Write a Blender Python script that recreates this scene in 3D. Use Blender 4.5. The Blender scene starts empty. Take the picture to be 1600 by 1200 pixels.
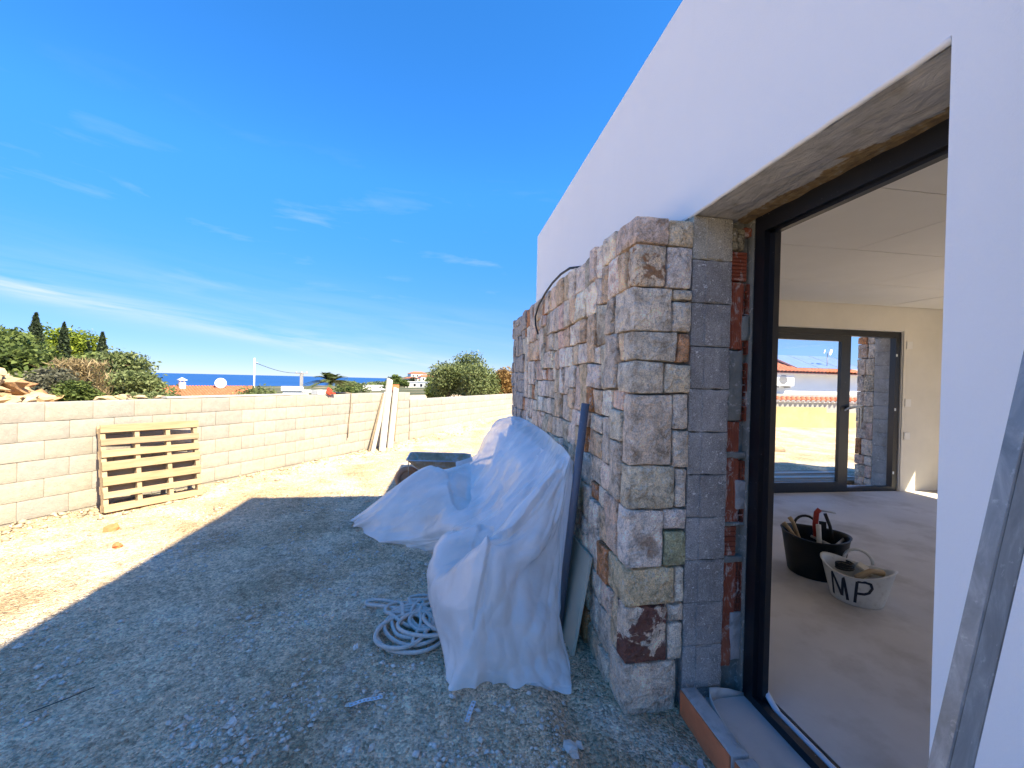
import bpy, math, random
import numpy as np
from mathutils import Vector, Matrix, noise, Euler

random.seed(7)
RNG = np.random.default_rng(7)
R = math.radians
S = bpy.context.scene
COL = S.collection

# ------------------------------------------------------------------ camera
cam = bpy.data.cameras.new('camera')
cam.sensor_fit = 'HORIZONTAL'
cam.sensor_width = 36.0
cam.lens = 650 / 1600 * 36.0
cam.clip_start = 0.05
cam.clip_end = 80000
camo = bpy.data.objects.new('camera', cam)
COL.objects.link(camo)
yaw, pitch, roll = R(8.46), R(-0.45), R(-1.35)
fw = Vector((math.sin(yaw) * math.cos(pitch), math.cos(yaw) * math.cos(pitch), math.sin(pitch)))
rt = Vector((math.cos(yaw), -math.sin(yaw), 0))
dn = fw.cross(rt)
r2 = math.cos(roll) * rt + math.sin(roll) * dn
d2 = -math.sin(roll) * rt + math.cos(roll) * dn
m = Matrix.Identity(4)
for i in range(3):
    m[i][0] = r2[i]; m[i][1] = -d2[i]; m[i][2] = -fw[i]
m[0][3], m[1][3], m[2][3] = 0, 0, 1.5
camo.matrix_world = m
S.camera = camo

# ------------------------------------------------------------------ sky and sun
SUN_TRAVEL = Vector((-.5607, .594, -1.0)).normalized()
SUN_EL = math.asin(-SUN_TRAVEL.z)
W = bpy.data.worlds.new('World')
S.world = W
W.use_nodes = True
nt = W.node_tree
nt.nodes.clear()
def N(t, typ, **kw):
    n = t.nodes.new(typ)
    for k, v in kw.items():
        setattr(n, k, v)
    return n
wo = N(nt, 'ShaderNodeOutputWorld')
bg = N(nt, 'ShaderNodeBackground')
bg.inputs[1].default_value = 0.13
sky = N(nt, 'ShaderNodeTexSky', sky_type='NISHITA', sun_disc=False)
sky.sun_elevation = SUN_EL
sky.sun_rotation = math.atan2(.5607, -.594)
sky.altitude = 1500
sky.air_density = 0.5
sky.dust_density = 0.0
sky.ozone_density = 6.0
gm = N(nt, 'ShaderNodeGamma'); gm.inputs[1].default_value = .92
nt.links.new(sky.outputs[0], gm.inputs[0])
hs = N(nt, 'ShaderNodeHueSaturation')
hs.inputs['Saturation'].default_value = 1.28
hs.inputs['Value'].default_value = 1.0
nt.links.new(gm.outputs[0], hs.inputs['Color'])
# thin cirrus, in directions of the sky
tc = N(nt, 'ShaderNodeTexCoord')
sp = N(nt, 'ShaderNodeSeparateXYZ')
nt.links.new(tc.outputs['Generated'], sp.inputs[0])
def M(op, a, b=None, c=None, clamp=False, t=None):
    t = t or nt
    n = N(t, 'ShaderNodeMath', operation=op, use_clamp=clamp)
    for i, v in enumerate((a, b, c)):
        if v is None: continue
        if hasattr(v, 'links'): t.links.new(v, n.inputs[i])
        else: n.inputs[i].default_value = v
    return n.outputs[0]
az = M('ARCTAN2', sp.outputs[0], sp.outputs[1])
el = M('ARCSINE', sp.outputs[2])
cv = N(nt, 'ShaderNodeCombineXYZ')
tilt = M('ADD', el, M('MULTIPLY', az, 0.10))
nt.links.new(M('MULTIPLY', az, 2.2), cv.inputs[0])
nt.links.new(M('MULTIPLY', tilt, 22.0), cv.inputs[1])
n1 = N(nt, 'ShaderNodeTexNoise'); n1.inputs['Scale'].default_value = 1.3; n1.inputs['Detail'].default_value = 7; n1.inputs['Roughness'].default_value = .6
n1.inputs['Distortion'].default_value = .5
nt.links.new(cv.outputs[0], n1.inputs['Vector'])
def gauss(x, c, w):
    d = M('DIVIDE', M('SUBTRACT', x, c), w)
    return M('POWER', 2.718, M('MULTIPLY', M('MULTIPLY', d, d), -1.0))
def band(a, b, w, amp):
    c = M('ADD', M('MULTIPLY', az, b), a)
    return M('MULTIPLY', gauss(el, c, w), amp)
nz = M('MULTIPLY', M('SUBTRACT', n1.outputs[0], 0.38), 2.6, clamp=True)
b1 = band(0.030, -0.135, 0.020, 0.85)
b2 = band(0.115, -0.06, 0.06, 0.16)
b3 = band(0.0, 0.0, 0.16, 0.12)
cv2 = N(nt, 'ShaderNodeCombineXYZ')
nt.links.new(M('MULTIPLY', M('ADD', az, M('MULTIPLY', el, .6)), 2.6), cv2.inputs[0])
nt.links.new(M('MULTIPLY', el, 13.0), cv2.inputs[1])
n2 = N(nt, 'ShaderNodeTexNoise'); n2.inputs['Scale'].default_value = 1.6; n2.inputs['Detail'].default_value = 6; n2.inputs['Roughness'].default_value = .55
n2.inputs['Distortion'].default_value = .3
nt.links.new(cv2.outputs[0], n2.inputs['Vector'])
wisps = M('MULTIPLY', M('SUBTRACT', n2.outputs[0], 0.565), 2.2, clamp=True)
wisps = M('MULTIPLY', wisps, M('MULTIPLY', gauss(el, .27, .13), .60))
cl = M('ADD', M('ADD', M('MULTIPLY', nz, M('ADD', b1, b2)), b3), wisps, clamp=True)
# sky colour dimmed towards the horizon, so its lowest part stays no brighter
dim = M('MULTIPLY_ADD', M('SMOOTH_MIN', M('MAXIMUM', M('DIVIDE', el, .42), 0.0), 1.0, .1), .80, .20)
vm = N(nt, 'ShaderNodeVectorMath', operation='SCALE')
nt.links.new(hs.outputs[0], vm.inputs[0]); nt.links.new(dim, vm.inputs['Scale'])
mx = N(nt, 'ShaderNodeMix', data_type='RGBA')
nt.links.new(cl, mx.inputs[0])
tn = N(nt, 'ShaderNodeVectorMath', operation='MULTIPLY')
nt.links.new(vm.outputs[0], tn.inputs[0]); tn.inputs[1].default_value = (1, .83, .92)
nt.links.new(tn.outputs[0], mx.inputs[6])
mx.inputs[7].default_value = (.92, 1.12, 1.42, 1)
nt.links.new(mx.outputs[2], bg.inputs[0])
nt.links.new(bg.outputs[0], wo.inputs[0])

sun = bpy.data.lights.new('sun', 'SUN')
sun.energy = 2.0
sun.angle = R(0.53)
sun.color = (1, 0.94, 0.82)
suno = bpy.data.objects.new('sun', sun)
suno.rotation_euler = SUN_TRAVEL.to_track_quat('-Z', 'Y').to_euler()
suno.location = (20, 0, 25)
COL.objects.link(suno)

S.view_settings.view_transform = 'Standard'
S.view_settings.look = 'None'
S.view_settings.gamma = 1
S.view_settings.exposure = 2.80
S.view_settings.use_white_balance = True
S.view_settings.white_balance_temperature = 8100
S.view_settings.white_balance_tint = 6
S.view_settings.use_curve_mapping = False
S.render.engine = 'CYCLES'
S.cycles.use_denoising = True
S.cycles.max_bounces = 8
S.cycles.diffuse_bounces = 5
S.cycles.transparent_max_bounces = 12
S.cycles.caustics_reflective = False
S.cycles.caustics_refractive = False
S.cycles.sample_clamp_indirect = 6

# ------------------------------------------------------------------ materials
def newmat(name):
    mt = bpy.data.materials.new(name)
    mt.use_nodes = True
    t = mt.node_tree
    t.nodes.clear()
    out = N(t, 'ShaderNodeOutputMaterial')
    bs = N(t, 'ShaderNodeBsdfPrincipled')
    t.links.new(bs.outputs[0], out.inputs[0])
    return mt, t, bs, out
def coords(t, which='Object', scale=None):
    tc = N(t, 'ShaderNodeTexCoord')
    if which == 'World':
        g = N(t, 'ShaderNodeNewGeometry')
        src = g.outputs['Position']
    else:
        src = tc.outputs[which]
    if scale:
        mp = N(t, 'ShaderNodeMapping')
        mp.inputs['Scale'].default_value = scale
        t.links.new(src, mp.inputs[0])
        src = mp.outputs[0]
    return src
def noi(t, src, sc, det=4, ro=.55, dist=0):
    n = N(t, 'ShaderNodeTexNoise')
    n.inputs['Scale'].default_value = sc; n.inputs['Detail'].default_value = det
    n.inputs['Roughness'].default_value = ro; n.inputs['Distortion'].default_value = dist
    t.links.new(src, n.inputs['Vector'])
    return n.outputs[0]
def ramp(t, src, *stops):
    r = N(t, 'ShaderNodeValToRGB')
    e = r.color_ramp.elements
    while len(e) < len(stops): e.new(0.5)
    for i, (p, c) in enumerate(stops):
        e[i].position = p
        e[i].color = c if len(c) == 4 else (*c, 1)
    t.links.new(src, r.inputs[0])
    return r.outputs[0]
def mix(t, f, a, b, mode='MIX'):
    n = N(t, 'ShaderNodeMix', data_type='RGBA', blend_type=mode)
    for i, v in ((0, f), (6, a), (7, b)):
        if hasattr(v, 'links'): t.links.new(v, n.inputs[i])
        elif i == 0: n.inputs[0].default_value = v
        else: n.inputs[i].default_value = v if len(v) == 4 else (*v, 1)
    return n.outputs[2]
def bump(t, bs, h, strength=.5, dist=.01):
    b = N(t, 'ShaderNodeBump')
    b.inputs['Strength'].default_value = strength
    b.inputs['Distance'].default_value = dist
    t.links.new(h, b.inputs['Height'])
    t.links.new(b.outputs[0], bs.inputs['Normal'])
def objcolor(t):
    n = N(t, 'ShaderNodeObjectInfo')
    return n.outputs['Color'], n.outputs['Random']

def simple(name, col, rough=.8, var=.12, sc=8, bsc=40, bst=.3, bd=.004, metal=0, dirt=None, coord='Object', spec=None, use_obj=False):
    mt, t, bs, out = newmat(name)
    src = coords(t, coord)
    n = noi(t, src, sc, 6, .6)
    lo = tuple(c * (1 - var) for c in col); hi = tuple(min(1, c * (1 + var)) for c in col)
    c = ramp(t, n, (.3, lo), (.7, hi))
    if use_obj:
        oc, rd = objcolor(t)
        c = mix(t, 1.0, c, oc, 'MULTIPLY')
    if dirt:
        dcol, dsc, lo_, hi_ = dirt
        f = ramp(t, noi(t, src, dsc, 7, .65), (lo_, (0, 0, 0)), (hi_, (1, 1, 1)))
        c = mix(t, f, c, dcol)
    t.links.new(c, bs.inputs['Base Color'])
    bs.inputs['Roughness'].default_value = rough
    bs.inputs['Metallic'].default_value = metal
    if spec is not None: bs.inputs['Specular IOR Level'].default_value = spec
    if bst: bump(t, bs, noi(t, src, bsc, 6, .6), bst, bd)
    return mt

def stone_mat():
    mt, t, bs, out = newmat('limestone')
    src = coords(t, 'World')
    oc, rd = objcolor(t)
    n = noi(t, src, 13, 10, .72, .5)
    c = mix(t, 1.0, ramp(t, n, (.32, (.42, .39, .36)), (.5, (.92, .92, .92)), (.68, (1.38, 1.34, 1.26))), oc, 'MULTIPLY')
    fine = noi(t, src, 160, 4, .7)
    c = mix(t, 1.0, c, ramp(t, fine, (.36, (.66, .64, .62)), (.5, (1, 1, 1)), (.64, (1.3, 1.3, 1.3))), 'MULTIPLY')
    # rusty and ochre stains of their own shape
    f = ramp(t, noi(t, src, 5.5, 6, .6, .8), (.56, (0, 0, 0)), (.66, (1, 1, 1)))
    f2 = M('MULTIPLY', f, M('GREATER_THAN', rd, .52, t=t), t=t)
    c = mix(t, M('MULTIPLY', f2, .6, t=t), c, (.30, .155, .075))
    # pale lime smears and flecks
    sm = ramp(t, noi(t, coords(t, 'World', (1, 1, .45)), 46, 6, .62, 1.6), (.56, (0, 0, 0)), (.60, (1, 1, 1)))
    big = ramp(t, noi(t, src, 2.1, 3, .5), (.4, (.25, .25, .25)), (.6, (1, 1, 1)))
    c = mix(t, M('MULTIPLY', M('MULTIPLY', sm, big, t=t), .6, t=t), c, (.74, .71, .65))
    t.links.new(c, bs.inputs['Base Color'])
    bs.inputs['Roughness'].default_value = .88
    bs.inputs['Specular IOR Level'].default_value = .25
    vo = N(t, 'ShaderNodeTexVoronoi', feature='F1'); vo.inputs['Scale'].default_value = 26
    wp = N(t, 'ShaderNodeVectorMath', operation='ADD'); t.links.new(src, wp.inputs[0])
    wn = N(t, 'ShaderNodeTexNoise'); wn.inputs['Scale'].default_value = 14; t.links.new(src, wn.inputs['Vector'])
    ws = N(t, 'ShaderNodeVectorMath', operation='SCALE'); ws.inputs['Scale'].default_value = .12; t.links.new(wn.outputs['Color'], ws.inputs[0]); t.links.new(ws.outputs[0], wp.inputs[1])
    t.links.new(wp.outputs[0], vo.inputs['Vector'])
    h = M('ADD', M('MULTIPLY', vo.outputs['Distance'], .8, t=t), M('ADD', noi(t, src, 24, 8, .68, .6), M('MULTIPLY', noi(t, src, 120, 4, .6), .3, t=t), t=t), t=t)
    bump(t, bs, h, 1.0, .026)
    return mt
def stained_stone(name, col, sc, lo, seed):
    mt = stone_mat(); mt.name = name
    t = mt.node_tree
    bs = next(n for n in t.nodes if n.type == 'BSDF_PRINCIPLED')
    old = bs.inputs['Base Color'].links[0].from_socket
    src = coords(t, 'World')
    ad = N(t, 'ShaderNodeVectorMath', operation='ADD'); ad.inputs[1].default_value = (seed, seed * .7, seed * .3)
    t.links.new(src, ad.inputs[0])
    f = ramp(t, noi(t, ad.outputs[0], sc, 7, .66, .4), (lo, (0, 0, 0)), (lo + .035, (1, 1, 1)))
    t.links.new(mix(t, M('MULTIPLY', f, .9, t=t), old, col), bs.inputs['Base Color'])
    return mt

def ground_mat():
    mt, t, bs, out = newmat('dry_earth')
    src = coords(t, 'World')
    c = ramp(t, noi(t, src, .9, 7, .62, .3), (.3, (.54, .40, .26)), (.5, (.72, .56, .39)), (.7, (.82, .68, .50)))
    c = mix(t, ramp(t, noi(t, src, 1.9, 8, .68), (.46, (0, 0, 0)), (.72, (.75, .75, .75))), c, (.36, .265, .17))
    c = mix(t, ramp(t, noi(t, src, 1.7, 8, .66, .8), (.54, (0, 0, 0)), (.68, (.8, .8, .8))), c, (.78, .70, .58))
    c = mix(t, 1.0, c, ramp(t, noi(t, src, 22, 8, .75), (.34, (.66, .62, .58)), (.5, (1.12, 1.1, 1.08)), (.66, (1.45, 1.42, 1.4))), 'MULTIPLY')
    c = mix(t, 1.0, c, ramp(t, noi(t, coords(t, 'World', (1, .5, 1)), .8, 6, .6, .6), (.32, (.72, .68, .62)), (.5, (1, 1, 1)), (.68, (1.2, 1.22, 1.25))), 'MULTIPLY')
    gr = N(t, 'ShaderNodeTexVoronoi', feature='F1'); gr.inputs['Scale'].default_value = 85
    t.links.new(src, gr.inputs['Vector'])
    sp_ = ramp(t, gr.outputs['Color'], (0.2, (.62, .62, .62)), (.9, (1.45, 1.45, 1.45)))
    c = mix(t, .8, c, sp_, 'MULTIPLY')
    v2 = N(t, 'ShaderNodeTexVoronoi', feature='F1'); v2.inputs['Scale'].default_value = 38
    t.links.new(src, v2.inputs['Vector'])
    pb = M('MULTIPLY', M('LESS_THAN', v2.outputs['Distance'], .26, t=t), ramp(t, noi(t, src, 4, 3, .5), (.48, (0, 0, 0)), (.6, (1, 1, 1))), t=t)
    c = mix(t, M('MULTIPLY', pb, .55, t=t), c, (.56, .52, .46))
    t.links.new(c, bs.inputs['Base Color'])
    bs.inputs['Roughness'].default_value = .95
    bs.inputs['Specular IOR Level'].default_value = .15
    h = M('ADD', M('MULTIPLY', gr.outputs['Distance'], -.8, t=t), M('ADD', noi(t, src, 30, 8, .7), M('MULTIPLY', v2.outputs['Distance'], -.8, t=t), t=t), t=t)
    bump(t, bs, h, 1.0, .024)
    return mt

def speck_block_mat():
    mt, t, bs, out = newmat('grey_concrete_block')
    src = coords(t, 'World')
    oc, rd = objcolor(t)
    c = mix(t, 1.0, ramp(t, noi(t, src, 6, 8, .7), (.3, (.29, .27, .235)), (.7, (.50, .475, .43))), oc, 'MULTIPLY')
    sm = ramp(t, noi(t, coords(t, 'World', (1, 1, .6)), 9, 9, .72, 1.2), (.54, (0, 0, 0)), (.66, (1, 1, 1)))
    c = mix(t, M('MULTIPLY', sm, .55, t=t), c, (.60, .58, .54))
    gr_ = noi(t, src, 240, 3, .7)
    c = mix(t, 1.0, c, ramp(t, gr_, (.38, (.6, .6, .6)), (.6, (1.25, 1.25, 1.25))), 'MULTIPLY')
    sp_ = ramp(t, noi(t, src, 62, 4, .6, 1.2), (.62, (0, 0, 0)), (.66, (1, 1, 1)))
    c = mix(t, M('MULTIPLY', sp_, .9, t=t), c, (.85, .84, .80))
    t.links.new(c, bs.inputs['Base Color'])
    bs.inputs['Roughness'].default_value = .95
    bump(t, bs, M('ADD', noi(t, src, 150, 5, .7), M('MULTIPLY', noi(t, src, 22, 6, .6, .8), 1.6, t=t), t=t), .9, .009)
    return mt

def brick_mat():
    mt, t, bs, out = newmat('red_clay_brick')
    src = coords(t, 'World')
    oc, rd = objcolor(t)
    c = mix(t, 1.0, ramp(t, noi(t, src, 12, 6, .6), (.3, (.27, .07, .035)), (.7, (.42, .125, .06))), oc, 'MULTIPLY')
    sm = ramp(t, noi(t, coords(t, 'World', (1, 1, .5)), 24, 8, .7, .8), (.53, (0, 0, 0)), (.62, (1, 1, 1)))
    c = mix(t, M('MULTIPLY', sm, .8, t=t), c, (.55, .48, .43))
    t.links.new(c, bs.inputs['Base Color'])
    bs.inputs['Roughness'].default_value = .9
    bump(t, bs, noi(t, src, 60, 5, .6), .4, .004)
    return mt

def wallblock_mat():
    mt, t, bs, out = newmat('cream_split_block')
    src = coords(t, 'World')
    oc, rd = objcolor(t)
    c = mix(t, 1.0, ramp(t, noi(t, src, 14, 8, .7), (.3, (.30, .28, .25)), (.7, (.40, .375, .335))), oc, 'MULTIPLY')
    g = ramp(t, noi(t, src, 1.1, 5, .6), (.52, (0, 0, 0)), (.66, (.45, .45, .45)))
    c = mix(t, g, c, (.26, .25, .24))
    t.links.new(c, bs.inputs['Base Color'])
    bs.inputs['Roughness'].default_value = .95
    bump(t, bs, noi(t, src, 45, 7, .7, .6), .6, .012)
    return mt

def plaster_mat():
    mt, t, bs, out = newmat('white_render')
    src = coords(t, 'World')
    c = ramp(t, noi(t, src, 1.3, 5, .5), (.3, (.84, .84, .83)), (.7, (.87, .87, .86)))
    st = ramp(t, noi(t, coords(t, 'World', (1, 1, .15)), 5, 6, .6, .3), (.62, (0, 0, 0)), (.8, (.16, .16, .16)))
    c = mix(t, st, c, (.62, .60, .57))
    t.links.new(c, bs.inputs['Base Color'])
    bs.inputs['Roughness'].default_value = .85
    bump(t, bs, M('ADD', noi(t, src, 220, 4, .6), M('MULTIPLY', noi(t, src, 9, 3, .5), 1.2, t=t), t=t), .32, .005)
    return mt

def mortar_mat(name, base, patch, psc=5, lo=.5, hi=.62, bsc=18):
    mt, t, bs, out = newmat(name)
    src = coords(t, 'World')
    c = ramp(t, noi(t, src, 10, 7, .65), (.3, tuple(x * .8 for x in base)), (.7, tuple(x * 1.15 for x in base)))
    c = mix(t, ramp(t, noi(t, src, psc, 7, .65, .6), (lo, (0, 0, 0)), (hi, (1, 1, 1))), c, patch)
    t.links.new(c, bs.inputs['Base Color'])
    bs.inputs['Roughness'].default_value = .93
    bump(t, bs, noi(t, coords(t, 'World', (1, .35, 1)), bsc, 7, .65, 1.0), .9, .015)
    return mt

def lintel_mat():
    mt = mortar_mat('rough_lintel_mortar', (.50, .48, .45), (.33, .31, .28), 8, .5, .7, 20)
    t = mt.node_tree
    bs = next(n for n in t.nodes if n.type == 'BSDF_PRINCIPLED')
    old = bs.inputs['Base Color'].links[0].from_socket
    g = N(t, 'ShaderNodeNewGeometry'); sx = N(t, 'ShaderNodeSeparateXYZ'); t.links.new(g.outputs['Position'], sx.inputs[0])
    # insulation foam and rust coloured stain, in tongues starting from the frame side
    n1_ = noi(t, coords(t, 'World', (1, .6, 1)), 4.2, 7, .62, .5)
    f = M('ADD', M('MULTIPLY', M('SUBTRACT', sx.outputs[0], 1.36, t=t), 3.2, t=t), n1_, t=t)
    msk = ramp(t, f, (.70, (0, 0, 0)), (.73, (1, 1, 1)))
    st = ramp(t, noi(t, coords(t, 'World'), 26, 5, .6), (.35, (.20, .13, .07)), (.55, (.33, .22, .10)), (.75, (.42, .38, .32)))
    c = mix(t, msk, old, st)
    t.links.new(c, bs.inputs['Base Color'])
    return mt

def film_mat():
    mt, t, bs, out = newmat('milky_plastic_film')
    src = coords(t, 'World')
    bs.inputs['Base Color'].default_value = (.95, .94, .92, 1)
    bs.inputs['Roughness'].default_value = .24
    bs.inputs['Specular IOR Level'].default_value = .5
    tl = N(t, 'ShaderNodeBsdfTranslucent'); tl.inputs[0].default_value = (.86, .87, .88, 1)
    tp = N(t, 'ShaderNodeBsdfTransparent'); tp.inputs[0].default_value = (.93, .94, .95, 1)
    m1 = N(t, 'ShaderNodeMixShader'); m1.inputs[0].default_value = .30
    t.links.new(bs.outputs[0], m1.inputs[1]); t.links.new(tl.outputs[0], m1.inputs[2])
    m2 = N(t, 'ShaderNodeMixShader')
    f = ramp(t, noi(t, src, 2.5, 4, .5), (.3, (.10, .10, .10)), (.7, (.36, .36, .36)))
    t.links.new(f, m2.inputs[0])
    t.links.new(m1.outputs[0], m2.inputs[1]); t.links.new(tp.outputs[0], m2.inputs[2])
    t.links.new(m2.outputs[0], out.inputs[0])
    b = N(t, 'ShaderNodeBump'); b.inputs['Strength'].default_value = .3; b.inputs['Distance'].default_value = .01
    cr = noi(t, src, 13, 5, .6, 1.5)
    t.links.new(cr, b.inputs['Height'])
    t.links.new(b.outputs[0], bs.inputs['Normal'])
    return mt

def leaf_mat(name, a, b_, c_, sc=1.2):
    mt, t, bs, out = newmat(name)
    at = N(t, 'ShaderNodeAttribute'); at.attribute_name = 'tone'
    big = noi(t, coords(t, 'Object'), sc, 3, .5)
    f = M('ADD', M('MULTIPLY', at.outputs['Fac'], .6, t=t), M('MULTIPLY', big, .4, t=t), t=t)
    c = ramp(t, f, (.2, a), (.5, b_), (.8, c_))
    t.links.new(c, bs.inputs['Base Color'])
    bs.inputs['Roughness'].default_value = .6
    bs.inputs['Specular IOR Level'].default_value = .25
    tl = N(t, 'ShaderNodeBsdfTranslucent'); t.links.new(c, tl.inputs[0])
    ms = N(t, 'ShaderNodeMixShader'); ms.inputs[0].default_value = .3
    t.links.new(bs.outputs[0], ms.inputs[1]); t.links.new(tl.outputs[0], ms.inputs[2])
    t.links.new(ms.outputs[0], out.inputs[0])
    return mt

def glass_mat():
    mt, t, bs, out = newmat('window_glass')
    tp = N(t, 'ShaderNodeBsdfTransparent'); tp.inputs[0].default_value = (.98, .99, .99, 1)
    gl = N(t, 'ShaderNodeBsdfGlossy'); gl.inputs['Roughness'].default_value = .02
    ms = N(t, 'ShaderNodeMixShader')
    ms.inputs[0].default_value = .025
    t.links.new(tp.outputs[0], ms.inputs[1]); t.links.new(gl.outputs[0], ms.inputs[2])
    t.links.new(ms.outputs[0], out.inputs[0])
    return mt

def wood_mat(name, a, b_, sc=3.0, axis=(1, 12, 12), rough=.75):
    mt, t, bs, out = newmat(name)
    src = coords(t, 'Object', axis)
    oc, rd = objcolor(t)
    ad = N(t, 'ShaderNodeVectorMath', operation='ADD')
    t.links.new(src, ad.inputs[0]); t.links.new(rd, ad.inputs[1])
    n = noi(t, ad.outputs[0], sc, 6, .6, .5)
    c = mix(t, 1.0, ramp(t, n, (.3, a), (.7, b_)), oc, 'MULTIPLY')
    t.links.new(c, bs.inputs['Base Color'])
    bs.inputs['Roughness'].default_value = rough
    bump(t, bs, n, .3, .003)
    return mt

def galv_mat():
    mt, t, bs, out = newmat('galvanised_steel')
    src = coords(t, 'World')
    n = noi(t, coords(t, 'World', (1, 1, .35)), 26, 6, .65, .6)
    c = ramp(t, n, (.3, (.15, .165, .17)), (.52, (.24, .26, .265)), (.75, (.42, .43, .43)))
    d = ramp(t, noi(t, src, 60, 5, .6), (.62, (0, 0, 0)), (.75, (1, 1, 1)))
    c = mix(t, M('MULTIPLY', d, .5, t=t), c, (.60, .60, .58))
    t.links.new(c, bs.inputs['Base Color'])
    bs.inputs['Metallic'].default_value = .45
    rr = ramp(t, n, (.3, (.42, .42, .42)), (.7, (.62, .62, .62)))
    t.links.new(rr, bs.inputs['Roughness'])
    bump(t, bs, noi(t, src, 8, 3, .5), .15, .01)
    return mt

MAT = dict(
    stone=stone_mat(), earth=ground_mat(), cblock=speck_block_mat(), brick=brick_mat(), wblock=wallblock_mat(),
    render=plaster_mat(), film=film_mat(), glass=glass_mat(), galv=galv_mat(),
    joint=simple('dark_joint_mortar', (.20, .185, .165), .95, .25, 20, 60, .6, .008, coord='World'),
    mortar=mortar_mat('grey_green_mortar', (.22, .225, .20), (.50, .49, .46), 30, .56, .68),
    pale_mortar=mortar_mat('pale_mortar', (.42, .41, .40), (.30, .29, .27), 9),
    lintel=lintel_mat(),
    footing=mortar_mat('rough_concrete_footing', (.46, .45, .44), (.74, .73, .71), 6, .52, .66, 34),
    screed=simple('grey_screed', (.56, .54, .52), .75, .09, 1.6, 30, .1, .003, coord='World', dirt=((.34, .31, .27), 1.3, .50, .74)),
    inwall=simple('raw_interior_plaster', (.72, .685, .62), .9, .07, 1.5, 18, .2, .004, coord='World'),
    ceil=simple('plasterboard', (.78, .77, .75), .9, .04, 1.2, 30, .05, .002, coord='World'),
    frame=simple('anthracite_aluminium', (.009, .010, .014), .38, .1, 20, 60, .05, .001, dirt=((.35, .35, .36), 55, .68, .74), coord='World'),
    strip=simple('white_protective_strip', (.62, .68, .76), .5, .05, 10, 30, .1, .002),
    black=simple('black_rubber', (.005, .005, .006), .45, .2, 10, 40, .1, .002),
    pipe=simple('grey_plastic_pipe', (.10, .115, .15), .5, .08, 12, 40, .08, .002, dirt=((.25, .25, .26), 30, .62, .75)),
    whiteplastic=simple('off_white_plastic', (.62, .63, .60), .5, .05, 8, 30, .08, .002, dirt=((.38, .36, .32), 12, .55, .8)),
    ink=simple('black_marker', (.02, .02, .03), .7, .3, 30, 0, 0),
    pallet=wood_mat('pallet_pine', (.34, .235, .14), (.50, .385, .25)),
    oldwood=wood_mat('dusty_timber', (.20, .15, .10), (.34, .27, .19)),
    whiteboard=wood_mat('white_dusty_board', (.42, .40, .36), (.55, .53, .49)),
    panel=simple('cream_panel', (.50, .455, .35), .7, .05, 5, 40, .05, .002),
    paper=simple('white_board_face', (.66, .68, .70), .8, .04, 5, 40, .05, .002),
    steel=simple('bare_steel', (.42, .44, .46), .4, .1, 20, 60, .1, .002, metal=.6),
    tray=simple('cement_stained_tray', (.42, .31, .20), .95, .3, 9, 40, .4, .004, dirt=((.42, .40, .38), 9, .5, .64)),
    tyre=simple('dusty_tyre', (.33, .20, .13), .9, .15, 14, 60, .3, .004),
    rope=simple('grey_rope', (.52, .48, .43), .9, .12, 60, 300, .4, .002),
    cable=simple('black_cable', (.015, .015, .016), .5, .1, 20, 0, 0),
    rock=simple('broken_limestone', (.40, .325, .235), .92, .3, 3, 14, .8, .03, coord='World', use_obj=True),
    pebble=simple('grey_pebbles', (.60, .54, .46), .92, .35, 40, 90, .4, .004, coord='World'),
    chunk=simple('pale_rubble_chunk', (.58, .55, .50), .92, .15, 25, 70, .6, .006, coord='World'),
    tile=simple('terracotta_tile', (.42, .12, .055), .85, .3, 8, 30, .3, .01, coord='World', dirt=((.40, .20, .12), 3, .5, .75)),
    white=simple('white_wall_paint', (.80, .80, .79), .85, .03, 2, 30, .1, .004, coord='World'),
    yellow=simple('cream_garden_wall', (.42, .36, .19), .9, .10, 1.2, 20, .3, .01, coord='World', dirt=((.55, .42, .25), 1.1, .55, .72)),
    grey=simple('grey_render', (.36, .35, .35), .9, .08, 2, 20, .1, .01, coord='World'),
    solar=simple('solar_panel_blue', (.16, .22, .40), .25, .1, 3, 0, 0),
    red=simple('red_plastic', (.60, .06, .03), .5, .1, 8, 0, 0),
    redwood=simple('red_saw_handle', (.36, .03, .02), .5, .1, 8, 0, 0),
    orange=simple('orange_hollow_brick', (.58, .17, .07), .85, .15, 9, 40, .3, .006),
    handle=wood_mat('worn_handle_wood', (.38, .27, .15), (.50, .38, .24)),
    sea=None, land=None,
)
def sea_mat():
    mt, t, bs, out = newmat('sea_water')
    src = coords(t, 'World')
    c = ramp(t, noi(t, src, .0012, 4, .6), (.3, (.010, .065, .21)), (.7, (.016, .085, .26)))  # blue slightly lightened: distance haze is put into the water colour
    t.links.new(c, bs.inputs['Base Color'])
    bs.inputs['Roughness'].default_value = .5
    bs.inputs['Specular IOR Level'].default_value = .12
    bump(t, bs, noi(t, src, .15, 6, .65), .6, 1.0)
    return mt
def land_mat():
    mt, t, bs, out = newmat('scrub_land')
    src = coords(t, 'World')
    c = ramp(t, noi(t, src, .05, 9, .7), (.35, (.035, .055, .022)), (.5, (.075, .085, .04)), (.62, (.22, .18, .11)), (.72, (.32, .27, .19)))
    t.links.new(c, bs.inputs['Base Color'])
    bs.inputs['Roughness'].default_value = .95
    bump(t, bs, noi(t, src, .8, 7, .7), 1, .6)
    return mt
MAT['stone_red'] = stained_stone('limestone_red_stain', (.17, .035, .022), 7, .47, 3.1)
MAT['stone_rust'] = stained_stone('limestone_rust_stain', (.36, .17, .08), 6, .50, 1.7)
MAT['sea'] = sea_mat(); MAT['land'] = land_mat()

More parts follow.
